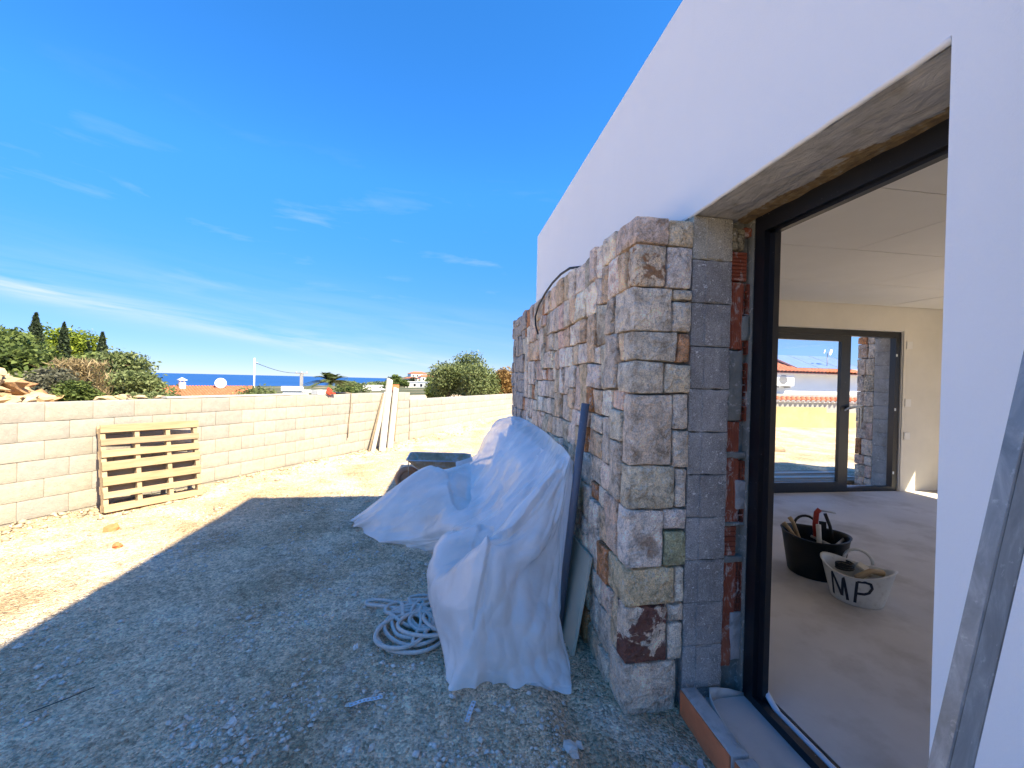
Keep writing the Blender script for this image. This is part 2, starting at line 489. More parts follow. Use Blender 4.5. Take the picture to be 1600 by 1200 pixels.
# ------------------------------------------------------------------ mesh helpers
def tag(o, label=None, cat=None, group=None, kind=None):
    if label: o['label'] = label
    if cat: o['category'] = cat
    if group: o['group'] = group
    if kind: o['kind'] = kind
    return o
def thing(name, label, cat, loc=(0, 0, 0), rotz=0, group=None):
    o = bpy.data.objects.new(name, None)
    o.empty_display_size = .1
    o.location = loc; o.rotation_euler = (0, 0, rotz)
    COL.objects.link(o)
    return tag(o, label, cat, group)
def link(name, me, parent=None, loc=(0, 0, 0), rot=None, color=None):
    o = bpy.data.objects.new(name, me)
    o.location = loc
    if rot is not None: o.rotation_euler = rot
    if color: o.color = (*color, 1) if len(color) == 3 else color
    if parent: o.parent = parent
    COL.objects.link(o)
    return o
class MB:
    sharp = None
    def __init__(s): s.v = []; s.f = []; s.sm = []
    def add(s, vs, fs, smooth=False):
        b = len(s.v)
        s.v += [tuple(map(float, v)) for v in vs]
        s.f += [tuple(i + b for i in f) for f in fs]
        s.sm += [smooth] * len(fs)
        return s
    def box(s, x0, x1, y0, y1, z0, z1, M_=None):
        vs = [Vector((x, y, z)) for z in (z0, z1) for y in (y0, y1) for x in (x0, x1)]
        if M_ is not None: vs = [M_ @ v for v in vs]
        return s.add(vs, [(0, 2, 3, 1), (4, 5, 7, 6), (0, 1, 5, 4), (2, 6, 7, 3), (0, 4, 6, 2), (1, 3, 7, 5)])
    def beam(s, a, b, w, h, up=(0, 0, 1)):
        a = Vector(a); b = Vector(b); d = (b - a).normalized(); u = Vector(up)
        sd = d.cross(u).normalized(); u = sd.cross(d)
        vs = []
        for p in (a, b):
            for i, j in ((-1, -1), (1, -1), (1, 1), (-1, 1)):
                vs.append(p + sd * (w / 2 * i) + u * (h / 2 * j))
        return s.add(vs, [(3, 2, 1, 0), (4, 5, 6, 7), (0, 1, 5, 4), (1, 2, 6, 5), (2, 3, 7, 6), (3, 0, 4, 7)])
    def tube(s, pts, r, n=8, cap=True, twist=None, closed=False):
        pts = [Vector(p) for p in pts]
        rs = r if hasattr(r, '__len__') else [r] * len(pts)
        L = len(pts); vs = []; prev = None; acc = 0
        for i, p in enumerate(pts):
            d = (pts[min(i + 1, L - 1)] - pts[max(i - 1, 0)]).normalized()
            if prev is None:
                u = d.orthogonal().normalized()
            else:
                u = (prev - d * prev.dot(d)).normalized()
            prev = u
            w = d.cross(u)
            if i: acc += (p - pts[i - 1]).length
            for k in range(n):
                a = 2 * math.pi * k / n
                rr = rs[i]
                if twist: rr *= 1 + .42 * abs(math.cos(1.5 * (a - acc * twist))) - .2
                vs.append(p + u * math.cos(a) * rr + w * math.sin(a) * rr)
        fs = [(i * n + k, i * n + (k + 1) % n, (i + 1) * n + (k + 1) % n, (i + 1) * n + k) for i in range(L - 1) for k in range(n)]
        s.add(vs, fs, True)
        if cap:
            b = len(s.v) - L * n
            s.f += [tuple(b + k for k in reversed(range(n))), tuple(b + (L - 1) * n + k for k in range(n))]
            s.sm += [False, False]
        return s
    def grid(s, P, smooth=True, flip=False):
        nr, nc = len(P), len(P[0])
        vs = [p for r_ in P for p in r_]
        fs = []
        for i in range(nr - 1):
            for j in range(nc - 1):
                q = (i * nc + j, i * nc + j + 1, (i + 1) * nc + j + 1, (i + 1) * nc + j)
                fs.append(q[::-1] if flip else q)
        return s.add(vs, fs, smooth)
    def mesh(s, name, mat):
        me = bpy.data.meshes.new(name)
        me.from_pydata(s.v, [], s.f)
        me.polygons.foreach_set('use_smooth', s.sm)
        if mat: me.materials.append(MAT[mat] if isinstance(mat, str) else mat)
        me.update()
        if s.sharp: me.set_sharp_from_angle(angle=s.sharp)
        return me
    def build(s, name, mat, parent=None, loc=(0, 0, 0), rot=None, color=None, bevel=None):
        o = link(name, s.mesh(name, mat), parent, loc, rot, color)
        if bevel:
            b = o.modifiers.new('soft_edge', 'BEVEL'); b.width = bevel; b.segments = 2; b.limit_method = 'ANGLE'
        return o

def nz3(p, sc, seed=0.0):
    return noise.noise(Vector((p[0] * sc + seed, p[1] * sc - seed, p[2] * sc + seed * .7)))
def rough_box(c, h, rad=.012, seg=4, amp=.006, sc=9, seed=0, warp=None, smooth=True):
    """rounded, chipped block: c centre, h half sizes; warp maps a point of the block to its final place"""
    mb = MB()
    hx, hy, hz = h
    idx = {}
    vs = []
    def par(hh):
        e = min(.9, rad * 1.1 / hh)
        inner = [-(1 - e) + 2 * (1 - e) * i / (seg - 2) for i in range(seg - 1)] if seg > 2 else [0]
        return [-1] + inner + [1]
    px_, py_, pz_ = par(hx), par(hy), par(hz)
    def vid(x, y, z):
        k = (round(x, 4), round(y, 4), round(z, 4))
        if k in idx: return idx[k]
        p = Vector((x * hx, y * hy, z * hz))
        inn = Vector((max(-hx + rad, min(hx - rad, p.x)), max(-hy + rad, min(hy - rad, p.y)), max(-hz + rad, min(hz - rad, p.z))))
        d = p - inn
        if d.length > 1e-9: p = inn + d.normalized() * rad
        q = p + Vector(c)
        n = noise.noise_vector(Vector((q.x * sc + seed, q.y * sc, q.z * sc)))
        n2 = noise.noise_vector(Vector((q.x * sc * 3 + seed, q.y * sc * 3, q.z * sc * 3)))
        q = q + n * amp + n2 * amp * .4
        if warp: q = warp(q)
        idx[k] = len(vs); vs.append(q)
        return idx[k]
    fs = []
    def face(A, B, f):
        for i in range(len(A) - 1):
            for j in range(len(B) - 1):
                fs.append(tuple(vid(*f(a, b)) for a, b in ((A[i], B[j]), (A[i + 1], B[j]), (A[i + 1], B[j + 1]), (A[i], B[j + 1]))))
    face(px_, py_, lambda a, b: (a, b, 1)); face(py_, px_, lambda a, b: (b, a, -1))
    face(py_, pz_, lambda a, b: (1, a, b)); face(pz_, py_, lambda a, b: (-1, b, a))
    face(pz_, px_, lambda a, b: (b, 1, a)); face(px_, pz_, lambda a, b: (a, -1, b))
    mb.add(vs, fs, smooth)
    mb.sharp = R(28)
    return mb
def rock_mesh(name, mat, size, seed, seg=5, flat=.6, amp=.35):
    mb = MB()
    vs = []; n = 8; rows = 5
    for i in range(rows + 1):
        th = math.pi * i / rows
        for k in range(n if 0 < i < rows else 1):
            ph = 2 * math.pi * k / n
            d = Vector((math.sin(th) * math.cos(ph), math.sin(th) * math.sin(ph), math.cos(th)))
            r = 1 + amp * noise.noise(d * 1.3 + Vector((seed, seed * 2, 0))) * 2
            q = d * r
            q = Vector((round(q.x * 2.2) / 2.2 * .5 + q.x * .5, round(q.y * 2.2) / 2.2 * .5 + q.y * .5, q.z * flat))
            vs.append(q * size)
    fs = []
    def id_(i, k):
        if i == 0: return 0
        if i == rows: return len(vs) - 1
        return 1 + (i - 1) * n + k % n
    for i in range(rows):
        for k in range(n):
            a, b, c, d = id_(i, k), id_(i + 1, k), id_(i + 1, k + 1), id_(i, k + 1)
            f = [a]
            for q in (b, c, d):
                if q not in f: f.append(q)
            fs.append(tuple(f))
    mb.add(vs, fs, False)
    return mb.mesh(name, mat)

# ------------------------------------------------------------------ ground, land, sea
W0 = Vector((-4.425, 4.85, 0)); WU = Vector((.5015, .8652, 0)); WN = Vector((-.8652, .5015, 0))
def wcoord(x, y):
    dx, dy = x - W0.x, y - W0.y
    return dx * WU.x + dy * WU.y, dx * WN.x + dy * WN.y
def gheight(x, y):
    a, w = wcoord(x, y)
    if w > .1:
        left = max(0.0, min(1.0, (2.6 - a) / 3.0))
        mound = .50 * max(0.0, min(1.0, (1.15 - a) / 1.0)) * math.exp(-((w - .95) / .6) ** 2) if a > -4 else 0
        z = mound + .45 + .55 * left - .03 * w + .10 * noise.noise(Vector((x * .35, y * .35, 0))) * min(1, w)
        return z
    z = -.105 + .012 * noise.noise(Vector((x * 1.1, y * 1.1, 3))) + .008 * noise.noise(Vector((x * 5, y * 5, 7)))
    if x < 1.2:
        z += .009 * noise.noise(Vector((x * 14, y * 14, 1))) + .006 * noise.noise(Vector((x * 34, y * 34, 2)))
    # loose earth banked up against the wall foot
    z += .07 * math.exp(-((w + .05) / .22) ** 2) * (.6 + .5 * noise.noise(Vector((a * 1.7, 0, 5))))
    z += .10 * max(0, min(1, (y - 9.5) / 4))
    # worn dip beside the footing of the stone wall
    if x > 0 and y < 6:
        z += .035 * math.exp(-((x - .47) / .10) ** 2) - .028 * math.exp(-((x - .62) / .07) ** 2)
    return z
def axis(*segs):
    out = []
    for a, b, st in segs:
        n = max(1, round((b - a) / st))
        out += [a + (b - a) * i / n for i in range(n)]
    return out + [segs[-1][1]]
xs = axis((-40, -8, 2), (-8, -3.6, .16), (-3.6, 1.3, .032), (1.3, 24, 1.1))
ys = axis((-12, 0, 1.5), (0, .9, .15), (.9, 5.5, .036), (5.5, 12, .11), (12, 40, 1.4))
P = [[(x, y, gheight(x, y)) for x in xs] for y in ys]
tag(MB().grid(P).build('ground', 'earth'), 'bare dusty yard of trodden earth and gravel', kind='structure')
def geo(a, b, n): return [a * (b / a) ** (i / n) for i in range(n + 1)]
gx = [-v for v in reversed(geo(2, 5000, 34))] + [0] + geo(2, 5000, 34)
gy = [-v for v in reversed(geo(3, 400, 12))] + geo(3, 2600, 60)
def land(x, y):
    inside = -40 < x < 24 and -12 < y < 40
    a, w = wcoord(x, y)
    if w < 0 and x > 0: w = max(0.0, y - 20) * .5
    z = .45 - .03 * max(w, 0) - (.45 if w < 20 else .2)
    if inside: z = min(z, gheight(max(-39, min(23, x)), max(-11, min(39, y)))) - .5
    z += min(6, .012 * math.hypot(x, y)) * .6 * noise.noise(Vector((x * .012, y * .012, 4)))
    z += 17.5 * math.exp(-((x + 8) / 55) ** 2 - ((y - 420) / 60) ** 2)
    return z
P = [[(x, y, land(x, y)) for x in gx] for y in gy]
tag(MB().grid(P).build('hillside', 'land'), 'scrubby land sloping down to the sea', kind='structure')
mb = MB()
mb.grid([[(-60000, -3000, -62), (60000, -3000, -62)], [(-60000, 300, -62), (60000, 300, -62)], [(-60000, 60000, -62), (60000, 60000, -62)]], False)
tag(mb.build('sea', 'sea'), 'deep blue sea at the horizon', kind='structure')

# loose gravel, uncountable
def gravel(name, mat, n, smin, smax, sampler, label):
    base = np.array([(1, 0, 0), (-1, 0, 0), (0, 1, 0), (0, -1, 0), (0, 0, 1), (0, 0, -1)], float)
    tri = np.array([(0, 2, 4), (2, 1, 4), (1, 3, 4), (3, 0, 4), (2, 0, 5), (1, 2, 5), (3, 1, 5), (0, 3, 5)])
    pts = sampler(n)
    n = len(pts)
    s = smin * (smax / smin) ** (RNG.random(n) ** 2.6)
    V = base[None] * (1 + RNG.uniform(-.45, .45, (n, 6, 1))) + RNG.uniform(-.25, .25, (n, 6, 3))
    V[:, :, 2] *= .62
    an = RNG.uniform(0, 6.28, n); ca, sa = np.cos(an), np.sin(an)
    X = V[:, :, 0] * ca[:, None] - V[:, :, 1] * sa[:, None]
    Y = V[:, :, 0] * sa[:, None] + V[:, :, 1] * ca[:, None]
    V = np.stack([X, Y, V[:, :, 2]], 2) * s[:, None, None]
    z = np.array([gheight(p[0], p[1]) for p in pts])
    V[:, :, 0] += pts[:, 0:1]; V[:, :, 1] += pts[:, 1:2]; V[:, :, 2] += (z + s * .2)[:, None]
    F = (tri[None] + (np.arange(n) * 6)[:, None, None]).reshape(-1, 3)
    me = bpy.data.meshes.new(name)
    me.vertices.add(n * 6); me.vertices.foreach_set('co', V.reshape(-1))
    me.loops.add(len(F) * 3); me.loops.foreach_set('vertex_index', F.reshape(-1))
    me.polygons.add(len(F)); me.polygons.foreach_set('loop_start', np.arange(len(F)) * 3)
    me.materials.append(MAT[mat]); me.update(calc_edges=True)
    return tag(link(name, me), label, kind='stuff')
def near_sampler(n):
    y = .95 + 5.5 * RNG.random(n) ** 1.7
    x = RNG.uniform(-1.35, .26, n) * (y + .3)
    x = np.where(x > .66, RNG.uniform(-1, .6, n), x)
    p = np.stack([x, y], 1)
    cl = np.array([noise.noise(Vector((a * 1.6, b * 1.6, 0))) + .6 * noise.noise(Vector((a * 5, b * 5, 9))) for a, b in p])
    w = (p[:, 0] - W0.x) * WN.x + (p[:, 1] - W0.y) * WN.y
    return p[(RNG.random(n) < .16 + 1.9 * cl) & (w < -.05)]
def wall_sampler(n):
    a = RNG.uniform(-1.5, 16, n); w = -.04 - np.abs(RNG.normal(0, .28, n))
    return np.stack([W0.x + a * WU.x + w * WN.x, W0.y + a * WU.y + w * WN.y], 1)
def far_sampler(n):
    p = np.stack([RNG.uniform(-5, 1.0, n), RNG.uniform(4.5, 16, n)], 1)
    w = (p[:, 0] - W0.x) * WN.x + (p[:, 1] - W0.y) * WN.y
    return p[w < -.1]
gravel('gravel', 'pebble', 42000, .0026, .020, near_sampler, 'loose grey gravel scattered over the yard')
gravel('gravel', 'chunk', 3800, .004, .022, near_sampler, 'pale mortar crumbs scattered over the yard')
gravel('gravel', 'rock', 2600, .008, .045, wall_sampler, 'broken yellow stones along the foot of the block wall')
gravel('gravel', 'rock', 1500, .006, .03, far_sampler, 'scattered stones in the sunny part of the yard')

# ------------------------------------------------------------------ the house
HX0, HX1 = 1.17, 1.50
house = thing('white_house', 'unfinished white rendered house with an open dark framed doorway beside a stone clad wall', 'house', (1.17, 1.37, -.1))
def hpart(mb, name, mat, parent=house, **kw):
    # geometry is written in world coordinates; children keep it by undoing the parent's offset
    off = Vector((1.17, 1.37, -.1)) if parent is house else Vector((0, 0, 0))
    mb.v = [(v[0] - off.x, v[1] - off.y, v[2] - off.z) for v in mb.v]
    return mb.build(name, mat, parent, **kw)
f = MB()
f.box(HX0, HX1, 2.02, 5.75, -.6, 3.53)
f.box(HX0, HX1, .84, 2.02, 2.352, 3.53)
f.box(HX0, HX1, -4.0, .84, -.6, 3.53)
facade = hpart(f, 'facade_wall', 'render')
facade['label'] = 'smooth white rendered outer wall'
# far wall with the window opening (x 3.8..6.75), far roof, floor, ceiling
def far_wall_boxes(mb, y0, y1):
    mb.box(HX1, 3.80, y0, y1, -.6, 3.53)
    mb.box(3.80, 6.745, y0, y1, 2.375, 3.53)
    mb.box(3.80, 6.745, y0, y1, -.6, -.035)
hpart(MB().box(HX1, 3.80, 5.36, 5.75, -.6, 3.53).box(3.8, 6.745, 5.36, 5.75, 2.375, 3.53).box(3.8, 6.745, 5.36, 5.75, -.6, -.04).box(6.745, 9.2, 5.36, 5.75, -.6, 3.53), 'end_wall', 'white')
# inner plaster skin of the far wall, wavy round the window frame
def skin():
    P = []
    mb = MB()
    def q(x0, x1, z0, z1, nx, nz_):
        g = [[(x0 + (x1 - x0) * i / nx, 5.345 + .006 * nz3((x0 + (x1 - x0) * i / nx, 0, z0 + (z1 - z0) * j / nz_), 3), z0 + (z1 - z0) * j / nz_) for i in range(nx + 1)] for j in range(nz_ + 1)]
        mb.grid(g, True)
    q(1.52, 3.79, -.05, 2.385, 12, 12); q(1.52, 7.99, 2.385, 2.80, 60, 4)
    q(6.76, 7.03, -.05, 2.385, 4, 16)
    mb.box(7.03, 7.99, 5.350, 5.354, -.05, 2.385)
    return mb
hpart(skin(), 'inner_wall', 'inwall')
hpart(MB().box(8.0, 8.2, -4, -3.6, -.6, 3.53).box(8.0, 8.2, -3.6, 2.9, 2.45, 3.53).box(8.0, 8.2, 2.9, 3.1, -.6, 3.53).box(8.0, 8.2, 3.1, 3.3, 2.36, 3.53).box(8.0, 8.2, 3.3, 4.32, 2.36, 3.53).box(8.0, 8.2, 4.32, 5.36, -.6, 3.53), 'side_wall', 'inwall')  # unseen wall; long opening added to brighten room, short one fitted to sun patch
hpart(MB().box(HX0, 8.2, -4.3, -4.0, -.6, 3.53), 'rear_wall', 'inwall')
hpart(MB().box(HX1 + .002, 7.998, -3.998, 5.34, 2.80, 3.1), 'roof_slab', 'ceil')
hpart(MB().box(1.595, 8.19, -4.0, 5.36, -.3, -.03), 'floor', 'screed')
hpart(MB().box(HX1, HX1 + .02, 2.09, 5.345, -.03, 2.8).box(HX1, HX1 + .02, .86, 2.09, 2.36, 2.8).box(HX1, HX1 + .02, -4.0, .86, -.03, 2.8), 'inner_wall', 'inwall')
ceil = hpart(MB().box(1.53, 7.98, -3.9, 5.33, 2.785, 2.797), 'ceiling', 'joint')
g = .010
off = Vector((1.17, 1.37, -.1))
rows = [(-3.9, -1.0), (-1.0, .12), (.12, 1.2), (1.2, 2.22), (2.22, 3.25), (3.25, 4.28), (4.28, 5.33)]
for i, (y0, y1) in enumerate(rows):
    sh = (0, 1.35, .55, 1.9)[i % 4]
    x0 = 1.53 + (-2.0 + sh)
    edges = {4: (1.53, 3.55, 6.2, 7.98), 5: (1.53, 2.6, 4.9, 7.4, 7.98), 6: (1.53, 3.9, 6.4, 7.98)}.get(i, (1.53, 3.1, 5.6, 7.98))
    for a, b in zip(edges[:-1], edges[1:]):
        tz = .0012 * random.uniform(-1, 1)
        mb = MB().box(a + g / 2, b - g / 2, y0 + g / 2, y1 - g / 2, 2.745 + tz, 2.786)
        mb.v = [(v[0] - off.x, v[1] - off.y, v[2] - off.z) for v in mb.v]
        mb.build('ceiling_panel', 'ceil', ceil)
# underside of the lintel: rough mortar with a rounded white bead at the outer edge
def lintel():
    g = []
    nx, ny = 30, 80
    for j in range(ny + 1):
        y = .84 + (2.02 - .84) * j / ny
        row = []
        for i in range(nx + 1):
            x = 1.185 + (1.545 - 1.185) * i / nx
            p = (x, y, 0)
            step = -.008 * (1 if x > 1.37 + .03 * nz3((0, y, 0), 4) else 0)
            z = 2.340 + .006 * nz3(p, 9) + .003 * nz3((x, y * .5, 0), 30) - step * (nz3((0, y, 1), 3) + .3)
            row.append((x, y, z))
        g.append(row)
    return MB().grid(g, True, flip=True)
hpart(lintel(), 'lintel', 'lintel')
hpart(MB().tube([(1.1800, .842 + i * .0465, 2.3495 + .001 * math.sin(i * 2.1)) for i in range(26)], .0112, 12), 'edge_bead', 'render')
# upper storey, above and behind the view, whose edge throws the long shadow over the yard
hpart(MB().box(HX0, 8.2, -4.3, 1.91, 3.532, 6.515), 'upper_storey', 'render')

# jamb of the opening: blocks, mortar and hollow bricks left bare
jamb = hpart(MB().box(1.172, 1.502, 1.955, 2.018, -.30, 2.345).box(1.502, 1.62, 1.905, 2.088, -.30, 2.352), 'door_jamb', 'mortar')
JO = off
def jpart(mb, name, mat, color=None):
    mb.v = [(v[0] - JO.x, v[1] - JO.y, v[2] - JO.z) for v in mb.v]
    return mb.build(name, mat, jamb, color=color)
zt = 2.338; k = 0
for h_ in (.215, .215, .215, .213, .214, .214, .214, .213, .214, .215, .215, .10):
    z0, z1 = zt - h_ + .002, zt - .0015
    cshade = random.uniform(.85, 1.15)
    if k == 0: tint = (1.35, 1.3, 1.15)
    else: tint = (cshade, cshade, cshade * 1.05)
    x0, x1 = 1.174, 1.388
    cx, cz = (x0 + x1) / 2, (z0 + z1) / 2
    mb = rough_box((cx, 1.945, cz), ((x1 - x0) / 2, .035, (z1 - z0) / 2), .003, 12, .0045, 26, seed=k)
    jpart(mb, 'concrete_block', 'cblock', tint)
    # fluted strip as on the block's end face
    jpart(MB().box(1.243 + .002 * random.random(), 1.333, 1.9035, 1.912, z0 + .006, z1 - .005), 'block_rib', 'cblock', tint)
    zt -= h_; k += 1
def ribbed(x0, x1, z0, z1, y=1.925, n=7, vertical=True):
    mb = MB()
    mb.box(x0, x1, y + .006, y + .04, z0, z1)
    if vertical:
        w = (x1 - x0) / n
        for i in range(n): mb.box(x0 + w * i + w * .18, x0 + w * (i + 1) - w * .1, y, y + .006, z0 + .002, z1 - .002)
    else:
        w = (z1 - z0) / n
        for i in range(n): mb.box(x0 + .002, x1 - .002, y, y + .006, z0 + w * i + w * .18, z0 + w * (i + 1) - w * .1)
    return mb
def z_of(py): return 2.31 - (py - 336) / 782 * 2.42      # measured heights on this face
def holes(x0, x1, z0, z1, nx, nz_, y=1.925):
    mb = MB(); t = .0045
    mb.box(x0, x1, y + .05, y + .052, z0, z1)
    for i in range(nx + 1):
        x = x0 + (x1 - x0) * i / nx
        mb.box(x - t / 2, x + t / 2, y, y + .05, z0, z1)
    for j in range(nz_ + 1):
        z = z0 + (z1 - z0) * j / nz_
        mb.box(x0 + t / 2, x1 - t / 2, y + .001, y + .05, z - t / 2, z + t / 2)
    return mb
bx0, bx1, bx2 = 1.392, 1.462, 1.498
dk = (.8, .7, .7)
jpart(rough_box((1.425, 1.945, z_of(358)), (.034, .03, .055), .01, 5, .006, 14, 3), 'stone', 'stone', (.42, .36, .24))
jpart(ribbed(bx0, bx1 + .02, z_of(425), z_of(378), n=8, vertical=False), 'hollow_brick', 'brick', (.9, .75, .7))
for pa, pb, v in ((428, 537, True), (657, 707, True), (716, 822, True), (829, 878, False), (888, 995, True)):
    jpart(ribbed(bx0 + random.uniform(-.004, .006), bx1, z_of(pb), z_of(pa), vertical=v, n=6), 'hollow_brick', 'brick', (1, .9, .9) if v else dk)
for pa, pb, nx, nz_ in ((430, 480, 1, 4), (523, 545, 1, 2), (560, 655, 1, 8), (722, 752, 2, 3), (800, 822, 1, 2), (890, 970, 2, 7)):
    jpart(holes(bx1 + .003, bx2, z_of(pb), z_of(pa), nx, nz_), 'brick_end', 'brick', (.7, .6, .6))
for i, (pa, pb, x0, x1, mt) in enumerate(((482, 522, bx1, bx2, 'mortar'), (540, 655, bx0, bx1, 'mortar'), (707, 716, bx0, bx2, 'mortar'), (753, 800, bx1 - .008, bx2 + .003, 'pale_mortar'),
                             (822, 829, bx0, bx2, 'mortar'), (878, 888, bx0, bx2, 'mortar'), (972, 1050, bx1 - .02, bx2, 'pale_mortar'), (996, 1060, bx0, bx1 - .02, 'brick'), (338, 352, bx1, bx2, 'brick'))):
    z0, z1 = z_of(pb), z_of(pa)
    jpart(rough_box(((x0 + x1) / 2, 1.95, (z0 + z1) / 2), ((x1 - x0) / 2 + .003, .032, (z1 - z0) / 2), .006, 6, .007, 22, i * 3.1), 'mortar_lump', mt)

# door frame (dark aluminium), with its track and white strip
FX0, FX1 = 1.503, 1.592
fr = hpart(MB().box(FX0, FX1, 1.835, 1.90, -.06, 2.345), 'door_frame', 'frame')
def fpart(mb, name, mat, **kw):
    mb.v = [(v[0] - off.x, v[1] - off.y, v[2] - off.z) for v in mb.v]
    return mb.build(name, mat, fr, **kw)
fpart(MB().box(FX0, FX1, .80, 1.835, 2.262, 2.343).box(FX0 + .028, FX0 + .06, .80, 1.835, 2.248, 2.262), 'head_rail', 'frame')
fpart(MB().box(FX0, FX0 + .038, .80, 1.835, -.075, -.025).box(FX0 + .038, FX1, .80, 1.835, -.075, -.055).box(FX1 - .012, FX1, .80, 1.835, -.055, -.03), 'bottom_track', 'frame')
fpart(MB().box(FX0 + .028, FX0 + .058, 1.80, 1.835, -.05, 2.262), 'jamb_rail', 'frame')
fpart(MB().tube([(FX1 - .030, 1.835 - .05 * i, -.036 + (.055 * max(0, 1 - i * .55))) for i in range(0, 23)], .014, 8), 'protective_strip', 'strip')
fpart(MB().box(FX0, FX1, .75, .80, -.06, 2.345), 'side_post', 'frame')

# threshold: row of hollow bricks on edge, concrete bed and a curled membrane
th = hpart(MB().box(1.222, 1.502, .70, 1.90, -.30, -.062), 'threshold_bed', 'screed')
def tpart(mb, name, mat, color=None, bevel=None):
    mb.v = [(v[0] - off.x, v[1] - off.y, v[2] - off.z) for v in mb.v]
    return mb.build(name, mat, th, color=color, bevel=bevel)
for (y0, y1, dx) in ((1.50, 1.875, 0), (1.115, 1.488, .004), (.72, 1.103, -.002)):
    tpart(MB().box(1.142 + dx, 1.148 + dx, y0 + .006, y1 - .006, -.128, .012), 'brick_face', 'orange')
    mb = rough_box((1.187 + dx, (y0 + y1) / 2, -.06), (.039, (y1 - y0) / 2, .078), .006, 7, .004, 14, y0)
    tpart(mb, 'hollow_brick', 'pale_mortar')
cur = []
for j in range(22):
    t_ = j / 21
    y = 1.865 - .04 * math.sin(min(1, t_ * 4) * 1.5)
    cur.append(t_)
g = []
path = [(1.50, 1.885), (1.42, 1.888), (1.35, 1.884), (1.30, 1.865), (1.275, 1.82), (1.262, 1.75), (1.254, 1.6), (1.250, 1.4), (1.248, 1.1), (1.248, .75)]
for i, (x, y) in enumerate(path):
    top = (-.045, -.02, -.005, .012, .004, -.012, -.028, -.04, -.045, -.048)[i]
    g.append([(x, y, -.066), (x - .002, y, (top - .066) / 2), (x - .003, y, top)])
o = tpart(MB().grid(g, True), 'edge_membrane', 'whiteplastic')
sd = o.modifiers.new('thickness', 'SOLIDIFY'); sd.thickness = .004

# footing in front of the jamb and along the stone wall
def footing():
    g = []
    xs_ = [.60 + .0135 * i for i in range(46)]
    ys_ = [.75 + .02 * i for i in range(250)]
    for y in ys_:
        row = []
        for x in xs_:
            edge = .70 + .03 * nz3((0, y, 0), 2.2) - (.06 if y > 2.2 else 0)
            t_ = max(0, min(1, (x - edge) / .06)); t_ = t_ * t_ * (3 - 2 * t_)
            z = -.16 + t_ * (.045 + .018 * nz3((x, y, 0), 2.5)) + .007 * nz3((x, y, 0), 12) + .005 * nz3((x, y, 0), 35) + .003 * nz3((x, y, 0), 80)
            if x > 1.12: z -= .012
            row.append((x, y, z))
        g.append(row)
    return MB().grid(g, True)
o = hpart(footing(), 'footing', 'footing')

# ------------------------------------------------------------------ dry stone cladding: every stone its own object
def stone_tint():
    r = random.random()
    if r < .36: c = (.50, .47, .42)
    elif r < .58: c = (.58, .55, .51)
    elif r < .74: c = (.50, .41, .31)
    elif r < .87: c = (.52, .42, .37)
    elif r < .94: c = (.38, .37, .31)
    else: c = (.36, .18, .09)
    j = random.uniform(.82, 1.2)
    return tuple(v * w_ * j * random.uniform(.97, 1.03) for v, w_ in zip(c, (1.80, 1.56, 1.33)))
sw = thing('stone_wall', 'dry laid limestone cladding, tall as the doorway, on the outside of the white house', 'stone wall', (1.02, 3.8, -.11))
SWO = Vector((1.02, 3.8, -.11))
def spart(mb, name, mat, color=None, parent=sw):
    mb.v = [(v[0] - SWO.x, v[1] - SWO.y, v[2] - SWO.z) for v in mb.v]
    return mb.build(name, mat, parent, color=color)
spart(MB().box(.905, 1.168, 1.945, 5.80, -.3, 2.27), 'mortar_core', 'joint')
def joint_warp(q):
    f = max(0.0, min(1.0, (q.y - 1.95) / .25))
    return Vector((q.x, q.y + f * .024 * noise.noise(Vector((q.y * 5.2, q.z * 5.2, 31))), q.z + f * .017 * noise.noise(Vector((q.y * 4.6, q.z * 4.6, 77)))))
def frontstone(y0, y1, z0, z1, seed, depth=.06, seg=5):
    jig = random.uniform(-.012, .012)
    gq = .0035
    cy, cz = (y0 + y1) / 2, (z0 + z1) / 2
    hy, hz_ = (y1 - y0) / 2 - gq, (z1 - z0) / 2 - gq
    tx, tz = random.uniform(-.10, .10), random.uniform(-.10, .10)
    def warp(q):
        u = (q.y - cy) / hy; v = (q.z - cz) / hz_
        q2 = joint_warp(q)
        if q.x < .885:
            q2.x += .6 * tx * (q.y - cy) + .6 * tz * (q.z - cz)
            q2.x -= .004 * max(0, 1 - u * u) ** .5 * max(0, 1 - v * v) ** .5
            q2.x += .014 * abs(noise.noise(Vector((q.y * 7 + seed, q.z * 7, seed)))) - .004
        return q2
    return rough_box((.865 + jig + depth / 2, cy, cz), (depth / 2, hy, hz_), min(.008, hy * .35, hz_ * .35), seg, .0045, 16, seed, warp)
